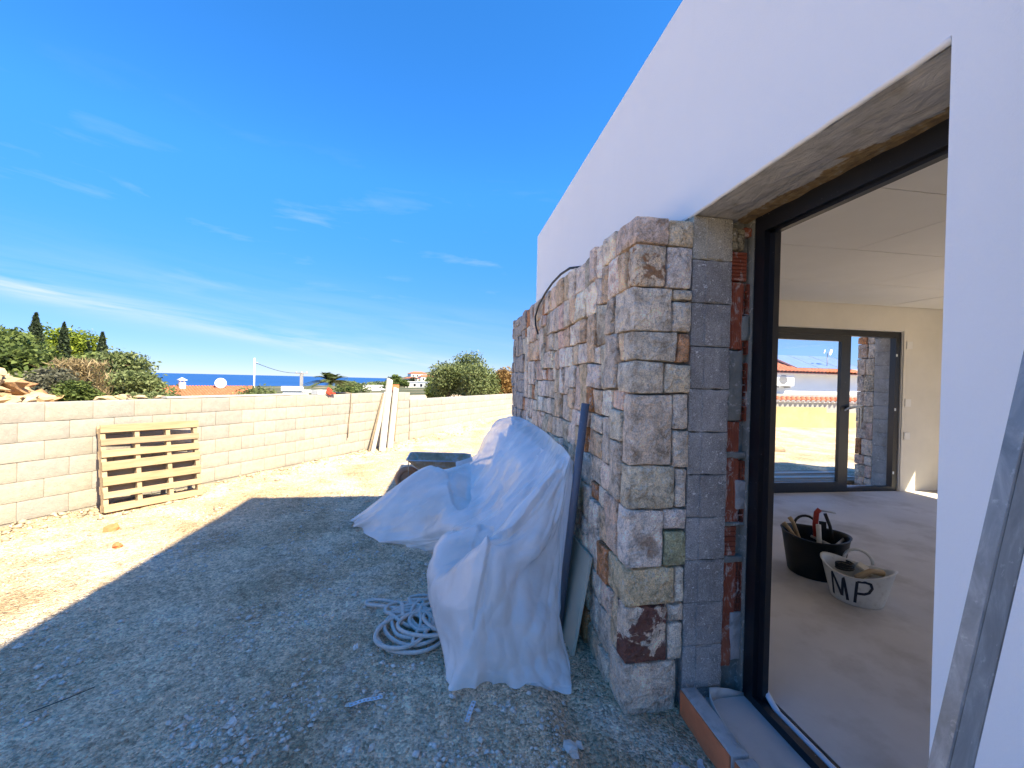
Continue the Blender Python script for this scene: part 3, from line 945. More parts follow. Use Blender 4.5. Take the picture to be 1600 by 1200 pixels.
# the quoins of the near corner, measured one by one: z top, z bottom, front length, return width
Q = [(336, 379, .26, 1046), (379, 444, .085, 1041), (444, 514, .24, 1051), (514, 562, .12, 1059), (562, 612, .185, 1038), (613, 726, .10, 1051),
     (726, 795, .11, 1055), (795, 889, .135, 1037), (889, 948.5, .25, 1055), (948.5, 1039.5, .11, 1043), (1039.5, 1122, .20, 1057)]
WARM = (1.95, 1.68, 1.42)
QC = [(.46, .40, .37), (.44, .40, .34), (.46, .45, .42), (.42, .415, .385), (.44, .435, .40), (.46, .42, .38), (.43, .415, .35), (.48, .465, .46), (.44, .38, .27), (.48, .42, .37), (.47, .42, .38)]
def x_of(px, py):      # x on the end face (y = 1.9) for a measured column
    base = .865 + (py - 336) / 782 * .006
    left = 993 - (py - 336) / 782 * 18
    return base + (px - left) / 92 * .304
taken = []
for i, (pa, pb, L_, pxr) in enumerate(Q):
    z1, z0 = z_of(pa), z_of(pb)
    if i == 0: z1 += .005
    xr = x_of(pxr, (pa + pb) / 2)
    cx, cy, cz = (.862 + xr) / 2, 1.895 + L_ / 2, (z0 + z1) / 2
    h = ((xr - .862) / 2 - .0035, L_ / 2 - .003, (z1 - z0) / 2 - .0035)
    s1, s2 = random.uniform(-.04, .04), random.uniform(-.06, .06)
    def warp(q, cx=cx, cy=cy, cz=cz, h=h, s1=s1):
        u = (q.x - cx) / h[0]; v = (q.z - cz) / h[2]; w = (q.y - cy) / h[1]
        q2 = Vector((q.x, q.y, q.z + s1 * (q.x - cx) * .5))
        if w < -.8: q2.y -= .006 * max(0, 1 - u * u) ** .5 * max(0, 1 - v * v) ** .5 - .012 * abs(noise.noise(Vector((q.x * 8, cz, q.z * 8))))
        if u < -.8: q2.x -= .005 * max(0, 1 - w * w) ** .5 * max(0, 1 - v * v) ** .5 - .010 * abs(noise.noise(Vector((q.y * 8, cz, q.z * 8))))
        if abs(v) > .8: q2.z += .008 * noise.noise(Vector((q.x * 6, q.y * 6, round((q.z) * 6))))
        return q2
    qo = spart(rough_box((cx, cy, cz), h, .008, 10, .0045, 15, i * 5.3, warp), 'stone', {9: 'stone_red', 1: 'stone_rust'}.get(i, 'stone'), tuple(a_ * b_ for a_, b_ in zip(QC[i], WARM)))
    if i == 9: qo['label'] = 'quoin stone with dark red paint stain'
    taken.append((z0, z1, 1.895 + L_))
# second column of the end face
R2 = [(336, 379, 0), (379, 446, 1), (447, 464, 2), (465, 515, 2), (516, 563, 3), (565, 612, 4), (612, 669, 5), (670, 730, 5), (731, 794, 6), (796, 829, 7), (831, 887, 7), (888, 946, 8), (948, 977, 9), (977, 1036, 9)]
R2C = [(.46, .42, .33), (.48, .475, .48), (.42, .41, .37), (.44, .43, .40), (.36, .22, .14), (.43, .41, .35), (.45, .44, .42), (.42, .40, .37), (.46, .44, .41), (.48, .46, .46), (.25, .28, .20), (.47, .46, .42), (.45, .43, .40), (.44, .42, .39)]
for i, (pa, pb, qi) in enumerate(R2):
    z1, z0 = z_of(pa), z_of(pb)
    x0 = x_of(Q[qi][3], (pa + pb) / 2); x1 = 1.168 + random.uniform(-.006, .006)
    if qi == 1: x0 += .002
    cx, cz = (x0 + x1) / 2, (z0 + z1) / 2
    h = ((x1 - x0) / 2 - .003, .045, (z1 - z0) / 2 - .0035)
    def warp(q, cx=cx, cz=cz, h=h):
        u = (q.x - cx) / h[0]; v = (q.z - cz) / h[2]
        if q.y < 1.925: q = Vector((q.x, q.y - .010 * max(0, 1 - u * u) * max(0, 1 - v * v), q.z))
        return q
    spart(rough_box((cx, 1.945 + random.uniform(-.006, .006), cz), h, .008, 8, .005, 15, i * 2.7 + 50, warp), 'stone', 'stone', tuple(a_ * b_ for a_, b_ in zip(R2C[i], WARM)))
# random ashlar packing of the long face
CE = .0495
ny, nz_ = int((5.84 - 1.895) / CE), 48
z_bot, z_top = -.11, 2.325
CZ = (z_top - z_bot) / nz_
occ = np.zeros((ny + 1, nz_), bool)
lim = np.zeros(nz_)
for j in range(nz_):
    zc = z_bot + (j + .5) * CZ
    for z0, z1, ye in taken:
        if z0 <= zc < z1: lim[j] = ye
    if lim[j] == 0: lim[j] = 2.1
    occ[:int(round((lim[j] - 1.895) / CE)), j] = True
sizes = [(3, 3), (2, 4), (3, 4), (4, 4), (3, 5), (4, 3), (2, 3), (5, 4), (3, 6), (2, 5), (4, 5), (2, 6), (3, 2)]
wts = [5, 3, 5, 3, 4, 2, 2, 1, 2, 2, 1, 1, 1]
def yat(i, j): return 1.895 + i * CE + .010 * noise.noise(Vector((i * .9, j * .7, 2)))
def zat(i, j): return z_bot + j * CZ + .011 * noise.noise(Vector((i * .6, j * .9, 8)))
cnt = 0
far_stones = MB(); far_stones.sharp = R(28)
for i in range(ny):
    for j in range(nz_):
        if occ[i, j]: continue
        order = random.choices(sizes, wts, k=10) + [(2, 2), (3, 1), (1, 3), (2, 1), (1, 2), (1, 1)]
        for (w, h) in order:
            if i + w <= ny and j + h <= nz_ and not occ[i:i + w, j:j + h].any():
                # do not leave slivers
                if j + h < nz_ and not occ[i, j + h] and (j + h + 1 >= nz_ or occ[i, j + h + 1]) and h > 1: h += 1
                if occ[i:i + w, j:j + h].any() or j + h > nz_: continue
                break
        occ[i:i + w, j:j + h] = True
        ya = max(yat(i, j), 0); yb = yat(i + w, j)
        za = zat(i, j); zb = zat(i, j + h)
        first = all(abs(lim[jj] - ya) < CE for jj in range(j, min(nz_, j + h)))
        ya = max(ya, max(lim[jj] for jj in range(j, min(nz_, j + h))) + .001) if i < 6 else ya
        if yb - ya < .02: continue
        if j + h >= nz_: zb += random.uniform(-.008, .007)
        c_ = stone_tint()
        seg = 7 if ya < 2.9 else 5
        mbs = frontstone(ya, yb, za, zb, cnt * 1.7, seg=seg)
        if cnt < 268: spart(mbs, 'stone', 'stone', c_)
        else: far_stones.add(mbs.v, mbs.f, True)
        cnt += 1
if far_stones.v:
    o = spart(far_stones, 'stone_facing', 'stone', (.55, .47, .40)); o['kind'] = 'stuff'
# top course seen from its back is filled, and the far end is closed with the same stones
for jz in range(9):
    z0 = z_bot + jz * .27; 
    spart(rough_box((1.03, 5.82, z0 + .135), (.13, .03, .13), .012, 4, .008, 10, jz), 'stone', 'stone', stone_tint())
print('front stones', cnt)

# ------------------------------------------------------------------ block wall of the yard
WANG = math.atan2(WU.y, WU.x)
def block_variants(L, H, D, n=4):
    out = []
    for k in range(n):
        mb = rough_box((0, 0, 0), (L / 2 - .0022, D / 2, H / 2 - .0022), .004, 5, .0035, 8, k * 11.3)
        out.append(mb.mesh('split_block', 'wblock'))
    return out
def block_wall(name, label, loc, a0, a1, ztop, courses, L, H, phase, D=.19, maxn=300):
    w = thing(name, label, 'wall', loc, WANG)
    MB().box(a0 + .01, a1 - .01, -.087, .087, ztop - courses * H - .1 - loc[2], ztop - .008 - loc[2]).build('mortar_core', 'joint_pale', w)
    var = block_variants(L, H, D); halfv = {}
    for c in range(courses):
        z = ztop - H * (c + .5)
        off_ = phase + (L / 2 if c % 2 == 0 else 0)
        k0 = math.floor((a0 - off_) / L)
        a = off_ + k0 * L
        while a < a1:
            s, e = max(a, a0), min(a + L, a1)
            if e - s > .04:
                tint = random.choice([(1, 1, 1), (1.05, 1.02, .97), (.97, .97, .98), (1.02, 1.0, .96), (1.08, 1.08, 1.06), (.92, .925, .94)])
                if e - s > L - .01:
                    me = random.choice(var)
                else:
                    key = round(e - s, 2)
                    if key not in halfv: halfv[key] = rough_box((0, 0, 0), ((e - s) / 2 - .0022, D / 2, H / 2 - .0022), .004, 4, .0035, 8, key).mesh('split_block', 'wblock')
                    me = halfv[key]
                o = link('concrete_block', me, w, ((s + e) / 2, random.uniform(-.002, .002), z - loc[2]), None, tint)
            a += L
    return w
MAT['joint_pale'] = simple('pale_joint_mortar', (.27, .25, .22), .95, .15, 20, 60, .4, .006, coord='World')
bw1 = block_wall('block_wall', 'long pale concrete block wall around the yard with a timber pallet leaning on it', (W0.x, W0.y, -.1), -2.3, 6.70, 1.155, 6, .388, .2, 2.216 - .194)
bw2 = block_wall('block_wall', 'lower stretch of pale block wall behind the leaning boards, running to the stone cladding', (W0.x + WU.x * 6.72, W0.y + WU.y * 6.72, 0), 0, 9.6, .975, 5, .40, .2, .1)
def at_wall(a, w=0, z=0): return (W0.x + WU.x * a + WN.x * w, W0.y + WU.y * a + WN.y * w, z)
# WN points away from the yard; the wall faces lie at w = +-.095

# ------------------------------------------------------------------ pallet
def pallet():
    Wd, Hh, D = .98, .955, .105
    BL = Vector((-3.745, 5.195, -.072)); BR = Vector((-3.195, 5.99, -.095))
    ux = (BR - BL).normalized()
    nb = Vector((-ux.y, ux.x, 0)).normalized()
    lean = .205
    uz = (Vector((0, 0, 1)) * math.sqrt(1 - lean ** 2) + nb * lean); uz = (uz - ux * uz.dot(ux)).normalized()
    un = ux.cross(uz)   # towards the yard
    t = thing('wooden_pallet', 'pine pallet leaning against the long block wall in the sun', 'pallet', BL)
    m4 = Matrix.Identity(4)
    for i in range(3): m4[i][0] = ux[i]; m4[i][1] = -un[i]; m4[i][2] = uz[i]
    t.rotation_euler = m4.to_euler()
    def plank(name, x0, x1, y0, y1, z0, z1, tint):
        cx, cy, cz = (x0 + x1) / 2, (y0 + y1) / 2, (z0 + z1) / 2
        mb = MB().box(x0 - cx, x1 - cx, y0 - cy, y1 - cy, z0 - cz, z1 - cz)
        o = mb.build(name, 'pallet', t, (cx, cy, cz), (random.uniform(-.004, .004), random.uniform(-.006, .006), 0), tint, bevel=.003)
        return o
    xs4 = [(0, .045), (.31, .355), (.625, .67), (Wd - .045, Wd)]
    for x0, x1 in xs4:
        b = random.uniform(.92, 1.08)
        plank('stringer', x0, x1, .019, D - .019, .006, Hh - .006, (b, b, b))
    heights = [(0, .085), (.165, .085), (.335, .125), (.50, .12), (.665, .085), (.805, .082), (.925, .06)]
    heights = [(0, .075), (.152, .07), (.292, .1), (.465, .1), (.61, .08), (.745, .075), (.895, .09)]
    for z, h in heights:
        b = random.uniform(.75, 1.15)
        plank('deck_board', -.002, Wd + random.uniform(-.004, .012), 0, .018, z, z + h, (b, b * random.uniform(.96, 1.02), b * random.uniform(.9, 1.0)))
    for z in (.0, .205, .40, .60, .895):
        b = random.uniform(.85, 1)
        plank('back_board', -.002, Wd + .006, D - .018, D, z, z + .09, (b, b, b))
pallet()

# ------------------------------------------------------------------ things on and against the block wall
def board(name, label, cat, p0, p1, w, th_, mat, side, group=None):
    a = Vector(p0); b = Vector(p1)
    o = MB().beam((0, 0, 0), b - a, w, th_, up=side).build(name, mat, None, a, bevel=.002)
    return tag(o, label, cat, group)
o = board('plank', 'long thin white board laid flat along the top of the block wall', 'board', at_wall(1.42, 0, 1.172), at_wall(3.70, .02, 1.172), .12, .022, 'whiteboard', (0, 0, 1))
GL = 'boards leaning on the block wall'
board('plank', 'narrow grey plank leaning on the wall, leftmost of the leaning boards', 'board', at_wall(5.20, -.24, -.11), at_wall(5.74, -.13, 1.165), .10, .03, 'whiteboard', tuple(WN), GL)
board('plank', 'tall white post leaning on the wall and rising above its top', 'board', at_wall(5.40, -.33, -.11), at_wall(5.87, -.13, 1.47), .16, .05, 'whiteboard', tuple(WN), GL)
board('plank', 'broad white board leaning just right of the tall post', 'board', at_wall(5.74, -.27, -.10), at_wall(6.10, -.13, 1.27), .17, .035, 'whiteboard', tuple(WN), GL)
board('plank', 'dark thin batten leaning rightmost beside the white boards', 'board', at_wall(6.02, -.17, .02), at_wall(6.20, -.12, 1.16), .03, .03, 'oldwood', tuple(WN), GL)
board('plank', 'dark strip leaning at the left edge of the leaning boards', 'board', at_wall(5.10, -.22, -.11), at_wall(5.66, -.12, 1.15), .022, .03, 'oldwood', tuple(WN), GL)
# iron rod bent over the wall top
o = MB().tube([at_wall(4.55, .05, 1.175), at_wall(4.66, -.03, 1.18), at_wall(4.675, -.115, 1.165), at_wall(4.66, -.12, .9), at_wall(4.61, -.125, .55), at_wall(4.585, -.13, .27)], .010, 8).build('iron_rod', 'oldwood')
tag(o, 'thin rusty rod bent over the wall top and hanging down its face', 'rod')
o = rough_box((0, 0, .0), (.16, .07, .012), .005, 4, .004, 8, 3).build('rubber_offcut', 'black', None, at_wall(4.42, 0, 1.172), (0, 0, WANG)); tag(o, 'flat black offcut lying on the wall top', 'offcut')
# white box with a red clamp on the wall
t = thing('paint_box', 'small white open box with a red scraper, resting on top of the block wall', 'box', at_wall(4.0, -.02, 1.158), WANG)
MB().box(-.16, .10, -.08, -.065, 0, .085).box(-.16, .10, .065, .08, 0, .085).box(-.16, -.145, -.065, .065, 0, .085).box(.085, .10, -.065, .065, 0, .085).box(-.145, .085, -.065, .065, 0, .012).build('box_body', 'whiteplastic', t)
MB().beam((.06, -.10, .01), (.12, -.09, .105), .10, .035, up=(0, 1, 0)).beam((.12, -.10, .03), (.22, -.10, .012), .06, .03).build('red_scraper', 'red', t)
# two orange hollow bricks stacked on the wall
for i in range(2):
    t = thing('hollow_brick', ('lower of two orange hollow bricks stacked on the block wall', 'upper of two orange hollow bricks stacked on the block wall')[i], 'brick', at_wall(6.12 + .02 * i, 0, 1.158 + .092 * i), WANG, 'orange bricks on the wall')
    MB().box(-.17, .17, -.06, .06, .001, .09).build('brick_body', 'orange', t, bevel=.003)
    mb = MB()
    for kx in range(4): mb.box(-.15 + kx * .08, -.09 + kx * .08, -.0625, -.0605, .015, .075)
    mb.build('brick_rib', 'orange', t)

# ------------------------------------------------------------------ wheelbarrow
def wheelbarrow():
    t = thing('wheelbarrow', 'cement stained wheelbarrow standing behind the plastic sheet, wheel to the left', 'wheelbarrow', (-.12, 6.2, -.135))
    t.scale = (.97, .97, .90)
    rim = [(-.47, -.30), (-.40, -.34), (.38, -.34), (.47, -.26), (.47, .26), (.38, .34), (-.40, .34), (-.47, .30)]
    base = [(-.16, -.17), (-.13, -.19), (.26, -.19), (.30, -.15), (.30, .15), (.26, .19), (-.13, .19), (-.16, .17)]
    n = len(rim); zr = [.555, .555, .53, .53, .53, .53, .555, .555]
    vs = [(x, y, z) for (x, y), z in zip(rim, zr)] + [(x, y, .255) for x, y in base] + [(x * .97, y * .97, z - .002) for (x, y), z in zip(rim, zr)] + [(x * .96, y * .96, .262) for x, y in base]
    fs = []
    for k in range(n):
        l = (k + 1) % n
        fs += [(k, n + k, n + l, l)[::-1], (2 * n + k, 3 * n + k, 3 * n + l, 2 * n + l), (k, l, 2 * n + l, 2 * n + k)]
    fs += [tuple(range(n, 2 * n))[::-1], tuple(range(3 * n, 4 * n))]
    MB().add(vs, fs).build('tray', 'tray', t)
    pts = [(x, y, z) for (x, y), z in zip(rim, zr)]; pts.append(pts[0]); pts.append(pts[1])
    MB().tube(pts, .011, 8).build('tray_rim', 'steel', t)
    for s in (-1, 1):
        MB().tube([(-.47, s * .07, .19), (-.2, s * .15, .235), (.3, s * .22, .25), (.62, s * .27, .43), (.78, s * .28, .47)], .015, 8).build('handle_bar', 'tyre', t)
        MB().tube([(.70, s * .275, .45), (.84, s * .282, .485)], .020, 8).build('grip', 'black', t)
        MB().tube([(.12, s * .2, .25), (.27, s * .22, .01), (.40, s * .22, .01), (.42, s * .235, .30)], .012, 8).build('leg', 'steel', t)
        MB().tube([(-.44, s * .31, .54), (-.46, s * .06, .20)], .007, 6).build('strut', 'steel', t)
    # wheel: tyre, rim disc
    ty = []; R0, r0 = .15, .045
    for i in range(25):
        a = 2 * math.pi * i / 24
        ty.append([(-.47 + (R0 + r0 * math.cos(b)) * math.cos(a), r0 * .9 * math.sin(b), .20 + (R0 + r0 * math.cos(b)) * math.sin(a)) for b in [2 * math.pi * k / 10 for k in range(11)]])
    w = MB().grid(ty, True).build('wheel', 'tyre', t)
    MB().tube([(-.47, -.012, .20), (-.47, .012, .20)], .125, 20).build('rim', 'tyre', w)
    MB().tube([(-.47, -.075, .20), (-.47, .075, .20)], .014, 10).build('axle', 'steel', w)
wheelbarrow()

# ------------------------------------------------------------------ what leans on the stone wall
def lean_panel(name, label, y0, y1, xb, xt, h, th_, mat, edge='paper'):
    a = math.atan2(xt - xb, h)
    t = MB().box(0, th_, -(y1 - y0) / 2, (y1 - y0) / 2, 0, h).build(name, mat, None, (xb, (y0 + y1) / 2, -.12), (0, a, 0), bevel=.002)
    return tag(t, label, 'panel')
lean_panel('wall_panel', 'cream board on edge showing at the lower end of the plastic sheet', 2.34, 4.3, .735, .835, .60, .020, 'panel')
lean_panel('plasterboard_panel', 'white board leaning on the stones behind the grey pipe', 2.52, 4.7, .66, .80, 1.02, .030, 'paper')
for i, (y0, y1, xb, xt, h) in enumerate(((2.9, 5.2, .50, .76, 1.10), (2.75, 5.0, .44, .72, 1.06), (3.2, 5.25, .36, .66, 1.0))):
    lean_panel('plasterboard_panel', ('large pale board under the milky sheet, closest to the stones', 'large pale board under the milky sheet, middle of three', 'large pale board under the milky sheet, farthest from the stones')[i], y0, y1, xb, xt, h, .02, 'paper')
o = MB().tube([(.715, 2.56, -.11), (.812, 2.42, 1.372)], .024, 20).build('plastic_pipe', 'pipe')
tag(o, 'grey plastic pipe leaning against the stone cladding beside the sheet', 'pipe')

# ------------------------------------------------------------------ plastic sheet
NET = [
 [(0.773,5.300,1.045),(0.617,5.300,0.961),(0.505,5.200,0.770),(0.398,5.100,0.586),(0.109,4.900,0.500),(-0.293,4.900,0.400),(-0.898,4.950,-0.098)],
 [(0.831,4.900,1.065),(0.613,4.800,0.953),(0.438,4.700,0.731),(0.263,4.600,0.549),(-0.002,4.600,0.545),(-0.400,4.700,0.400),(-1.054,4.800,-0.090)],
 [(0.840,4.300,1.066),(0.639,4.200,0.878),(0.438,4.100,0.606),(0.239,4.100,0.398),(0.002,4.200,0.440),(-0.439,4.300,0.190),(-0.930,4.600,-0.095)],
 [(0.847,3.800,1.057),(0.636,3.700,0.836),(0.472,3.600,0.564),(0.252,3.600,0.371),(0.008,3.700,0.272),(-0.283,3.950,0.047),(-0.667,4.200,-0.095)],
 [(0.831,3.400,1.051),(0.618,3.200,0.825),(0.453,3.100,0.586),(0.296,3.150,0.403),(0.119,3.300,0.296),(0.012,3.600,0.113),(-0.283,4.000,-0.095)],
 [(0.783,3.000,1.056),(0.609,2.900,0.797),(0.350,2.800,0.562),(0.157,2.800,0.481),(-0.042,2.900,0.362),(-0.059,3.200,0.147),(-0.001,3.600,-0.080)],
 [(0.777,2.800,1.055),(0.611,2.700,0.790),(0.359,2.650,0.508),(0.167,2.600,0.375),(-0.049,2.600,0.261),(-0.080,2.600,0.084),(0.022,2.500,-0.085)],
 [(0.752,2.600,1.053),(0.575,2.450,0.866),(0.333,2.350,0.639),(0.202,2.300,0.589),(0.118,2.250,0.299),(0.079,2.200,0.124),(0.030,2.150,-0.080)],
 [(0.744,2.500,1.043),(0.637,2.400,0.726),(0.511,2.300,0.542),(0.360,2.250,0.427),(0.287,2.200,0.247),(0.269,2.150,0.075),(0.255,2.150,-0.090)],
 [(0.757,2.500,1.019),(0.718,2.450,0.708),(0.671,2.400,0.457),(0.604,2.350,0.294),(0.535,2.200,0.162),(0.510,2.150,-0.012),(0.485,2.080,-0.095)],
 [(0.780,2.520,0.999),(0.766,2.500,0.691),(0.738,2.450,0.394),(0.704,2.400,0.225),(0.700,2.300,0.019),(0.677,2.150,-0.059),(0.649,2.050,-0.105)],
]
def crom(p, t):
    n = len(p) - 1
    i = min(int(t * n), n - 1); f = t * n - i
    p0, p1, p2, p3 = p[max(i - 1, 0)], p[i], p[i + 1], p[min(i + 2, n)]
    return .5 * ((2 * p1) + (p2 - p0) * f + (2 * p0 - 5 * p1 + 4 * p2 - p3) * f * f + (3 * p1 - p0 - 3 * p2 + p3) * f ** 3)
def big_(q): return max(0.0, min(1.0, .35 + 2.2 * noise.noise(q * 1.7 + Vector((3, 1, 4)))))
def sheet():
    net = np.array(NET)
    ns, ntt = 300, 170
    C = np.array([[crom(col, j / ntt) for j in range(ntt + 1)] for col in net])
    G = np.array([[crom(C[:, j], i / ns) for j in range(ntt + 1)] for i in range(ns + 1)])
    du = np.gradient(G, axis=0); dv = np.gradient(G, axis=1)
    nn = np.cross(du, dv); nn /= np.linalg.norm(nn, axis=2, keepdims=True) + 1e-9
    out = []
    for i in range(ns + 1):
        s = i / ns; row = []
        for j in range(ntt + 1):
            t = j / ntt
            p = G[i, j]; q = Vector(p)
            wx = .5 * noise.noise(Vector((s * 4, t * 4, 1)))
            v1 = noise.voronoi(Vector((s * 13 + wx, t * 3.0 + 1.2 * noise.noise(Vector((s * 3, t * 2, 5))), 2)))[0][0]
            v2 = noise.voronoi(Vector((s * 30 + wx * 2, t * 8.5 + s * 6, 7)))[0][0]
            v3 = noise.voronoi(q * 9)[0][0]
            fl = max(0, 1 - 2.4 * abs(noise.noise(Vector((s * 13 + 1.3 * math.sin(t * 3), t * 1.5, 3)))))
            env = .35 + .65 * math.sin(math.pi * min(1, t * 1.05))
            amp = .060 * v1 * env + .022 * v2 + .011 * v3 * big_(q) + .022 * fl * env + .014 * noise.noise(q * 2.0) - .03
            if t < .06: amp *= t / .06
            if t > .93: amp *= .6
            w = p + nn[i, j] * amp * (1 if nn[i, j][0] < .3 else -1)
            if t > .88:
                w[2] = max(w[2], gheight(w[0], w[1]) + .004)
                w[:2] += np.array([noise.noise(Vector((s * 30, 1, 1))), noise.noise(Vector((s * 30, 5, 1)))]) * .05 * (t - .88) / .12
            w[2] = max(w[2], gheight(w[0], w[1]) + .004)
            w[0] = min(w[0], .845)
            row.append(tuple(w))
        out.append(row)
    return MB().grid(out, True)
o = sheet().build('plastic_sheet', 'film')
tag(o, 'crumpled milky plastic sheet draped over boards beside the stone cladding', 'plastic sheet')

# ------------------------------------------------------------------ rope, metal strips, debris
def rope():
    pts = []
    rnd = random.Random(3)
    c = Vector((-.16, 2.74))
    def loop(cx, cy, rx, ry, a0, a1, tilt, z, n=26):
        for i in range(n):
            a = a0 + (a1 - a0) * i / n
            x = rx * math.cos(a); y = ry * math.sin(a)
            X = cx + x * math.cos(tilt) - y * math.sin(tilt); Y = cy + x * math.sin(tilt) + y * math.cos(tilt)
            nzv = noise.noise(Vector((X * 5 + z * 90, Y * 5, 3)))
            pts.append(Vector((X + .06 * nzv, Y + .06 * noise.noise(Vector((X * 6, Y * 6 + z * 50, 8))), z + .006 * math.sin(a * 3))))
    T = 2 * math.pi
    z0 = -.082
    loop(-.20, 2.66, .21, .22, .2, .2 + T, .2, z0)
    loop(-.19, 2.68, .17, .22, .2, .3 + T, .5, z0 + .012)
    loop(-.15, 2.72, .21, .17, .3, .1 + T, -.3, z0 + .020)
    loop(-.21, 2.78, .12, .17, .1, T, .9, z0 + .026)
    loop(-.10, 2.80, .14, .20, 0, .5 + T, .1, z0 + .030)
    loop(-.14, 2.70, .10, .12, .5, T * 1.2, .4, z0 + .036)
    loop(-.05, 2.86, .10, .13, T * .2, T * 1.1, 1.2, z0 + .030)
    loop(-.34, 2.96, .20, .045, -.2, T * .75, -.35, z0 + .006)
    loop(-.02, 2.78, .13, .15, T * .75, T * 1.6, .5, z0 + .036)
    loop(-.26, 2.62, .17, .15, T * .6, T * 1.9, 1.0, z0 + .030)
    loop(-.10, 2.66, .15, .20, T * .9, T * 2.2, 2.0, z0 + .044)
    loop(-.28, 2.90, .13, .10, T * .2, T * 1.3, .2, z0 + .020)
    loop(-.12, 2.96, .14, .10, T * .3, T * 1.4, 2.6, z0 + .014)
    loop(-.03, 2.72, .12, .17, T * .4, T * 1.2, .8, z0 + .050)
    # smooth
    for _ in range(3):
        pts = [pts[0]] + [(pts[i - 1] + pts[i] * 2 + pts[i + 1]) / 4 for i in range(1, len(pts) - 1)] + [pts[-1]]
    fine = []
    P_ = [np.array(p) for p in pts]
    for i in range(len(P_) - 1):
        for k in range(3):
            f = k / 3
            p0, p1, p2, p3 = P_[max(i - 1, 0)], P_[i], P_[i + 1], P_[min(i + 2, len(P_) - 1)]
            fine.append(.5 * ((2 * p1) + (p2 - p0) * f + (2 * p0 - 5 * p1 + 4 * p2 - p3) * f * f + (3 * p1 - p0 - 3 * p2 + p3) * f ** 3))
    return MB().tube(fine, .0108, 12, twist=70)
tag(rope().build('rope', 'rope'), 'tangled coil of grey twisted rope on the ground by the sheet', 'rope')
def metal_strip(label, a, b, n):
    a = Vector(a); b = Vector(b); L = (b - a).length; w = .022
    t = thing('perforated_strip', label, 'metal strip', a, math.atan2(b.y - a.y, b.x - a.x), 'punched metal strips on the ground')
    mb = MB(); cell = L / n; hs = .010
    for k in range(n):
        x0, x1 = k * cell, (k + 1) * cell; cx = (x0 + x1) / 2
        z = .004 + .004 * math.sin(k * .7)
        mb.box(x0, cx - hs / 2, -w / 2, w / 2, z, z + .0015); mb.box(cx + hs / 2, x1, -w / 2, w / 2, z, z + .0015)
        mb.box(cx - hs / 2, cx + hs / 2, -w / 2, -hs / 2, z, z + .0015); mb.box(cx - hs / 2, cx + hs / 2, hs / 2, w / 2, z, z + .0015)
    mb.build('strip_body', 'galvpale', t)
MAT['galvpale'] = simple('bright_zinc', (.62, .65, .68), .45, .08, 30, 60, .1, .001, metal=.3)
metal_strip('punched metal strip on the gravel left of the plastic sheet flap', (-.448, 2.09, -.094), (-.300, 2.135, -.094), 8)
metal_strip('punched metal strip pointing towards the hanging flap of the sheet', (.110, 1.925, -.094), (.152, 2.045, -.094), 5)
chunks = [((.555, 1.72), .036, 'largest pale rubble chunk near the foot of the stone cladding'), ((.605, 1.77), .020, 'small chunk touching the largest pale rubble chunk'),
          ((.045, 2.10), .018, 'grey stone lying between the two metal strips'), ((-.02, 2.07), .008, 'white crumb beside the grey stone near the strips'),
          ((-1.27, 2.93), .026, 'flat white chip in the middle of the shaded yard'), ((-.52, 2.55), .022, 'pale stone left of the rope coil'),
          ((-.95, 2.05), .022, 'round grey stone in the near shade'), ((-.30, 1.85), .016, 'grey stone in front of the left metal strip'), ((-.78, 1.7), .028, 'brownish flat stone at the near edge'),
          ((-3.0, 4.3), .05, 'orange brick fragment in the sun near the wall'), ((-3.35, 4.75), .06, 'reddish rubble piece at the foot of the block wall')]
for i, ((x, y), s, lb) in enumerate(chunks):
    me = rock_mesh('rubble_stone', 'chunk' if i < 9 else 'orange', s, i * 3.3, flat=.55)
    tag(link('rubble_stone', me, None, (x, y, gheight(x, y) + s * .25), (.2 * i, .3, i), (1, 1, 1)), lb, 'stone', 'loose stones in the yard')
o = MB().tube([(-1.90, 2.22, -.094), (-1.80, 2.30, -.092), (-1.74, 2.37, -.095)], .0025, 6).build('twig', 'cable'); tag(o, 'thin dark stick lying on the shaded ground', 'stick')
# black cable hanging over the top of the cladding
o = MB().tube([(.93, 2.80, 2.31), (.86, 3.00, 2.345), (.845, 3.2, 2.350), (.84, 3.45, 2.338), (.835, 3.7, 2.30), (.832, 3.95, 2.24), (.83, 4.10, 2.15), (.83, 4.08, 2.06), (.83, 3.95, 1.96)], .009, 8).build('black_cable', 'cable')
tag(o, 'black cable hanging over the top edge of the stone cladding', 'cable')

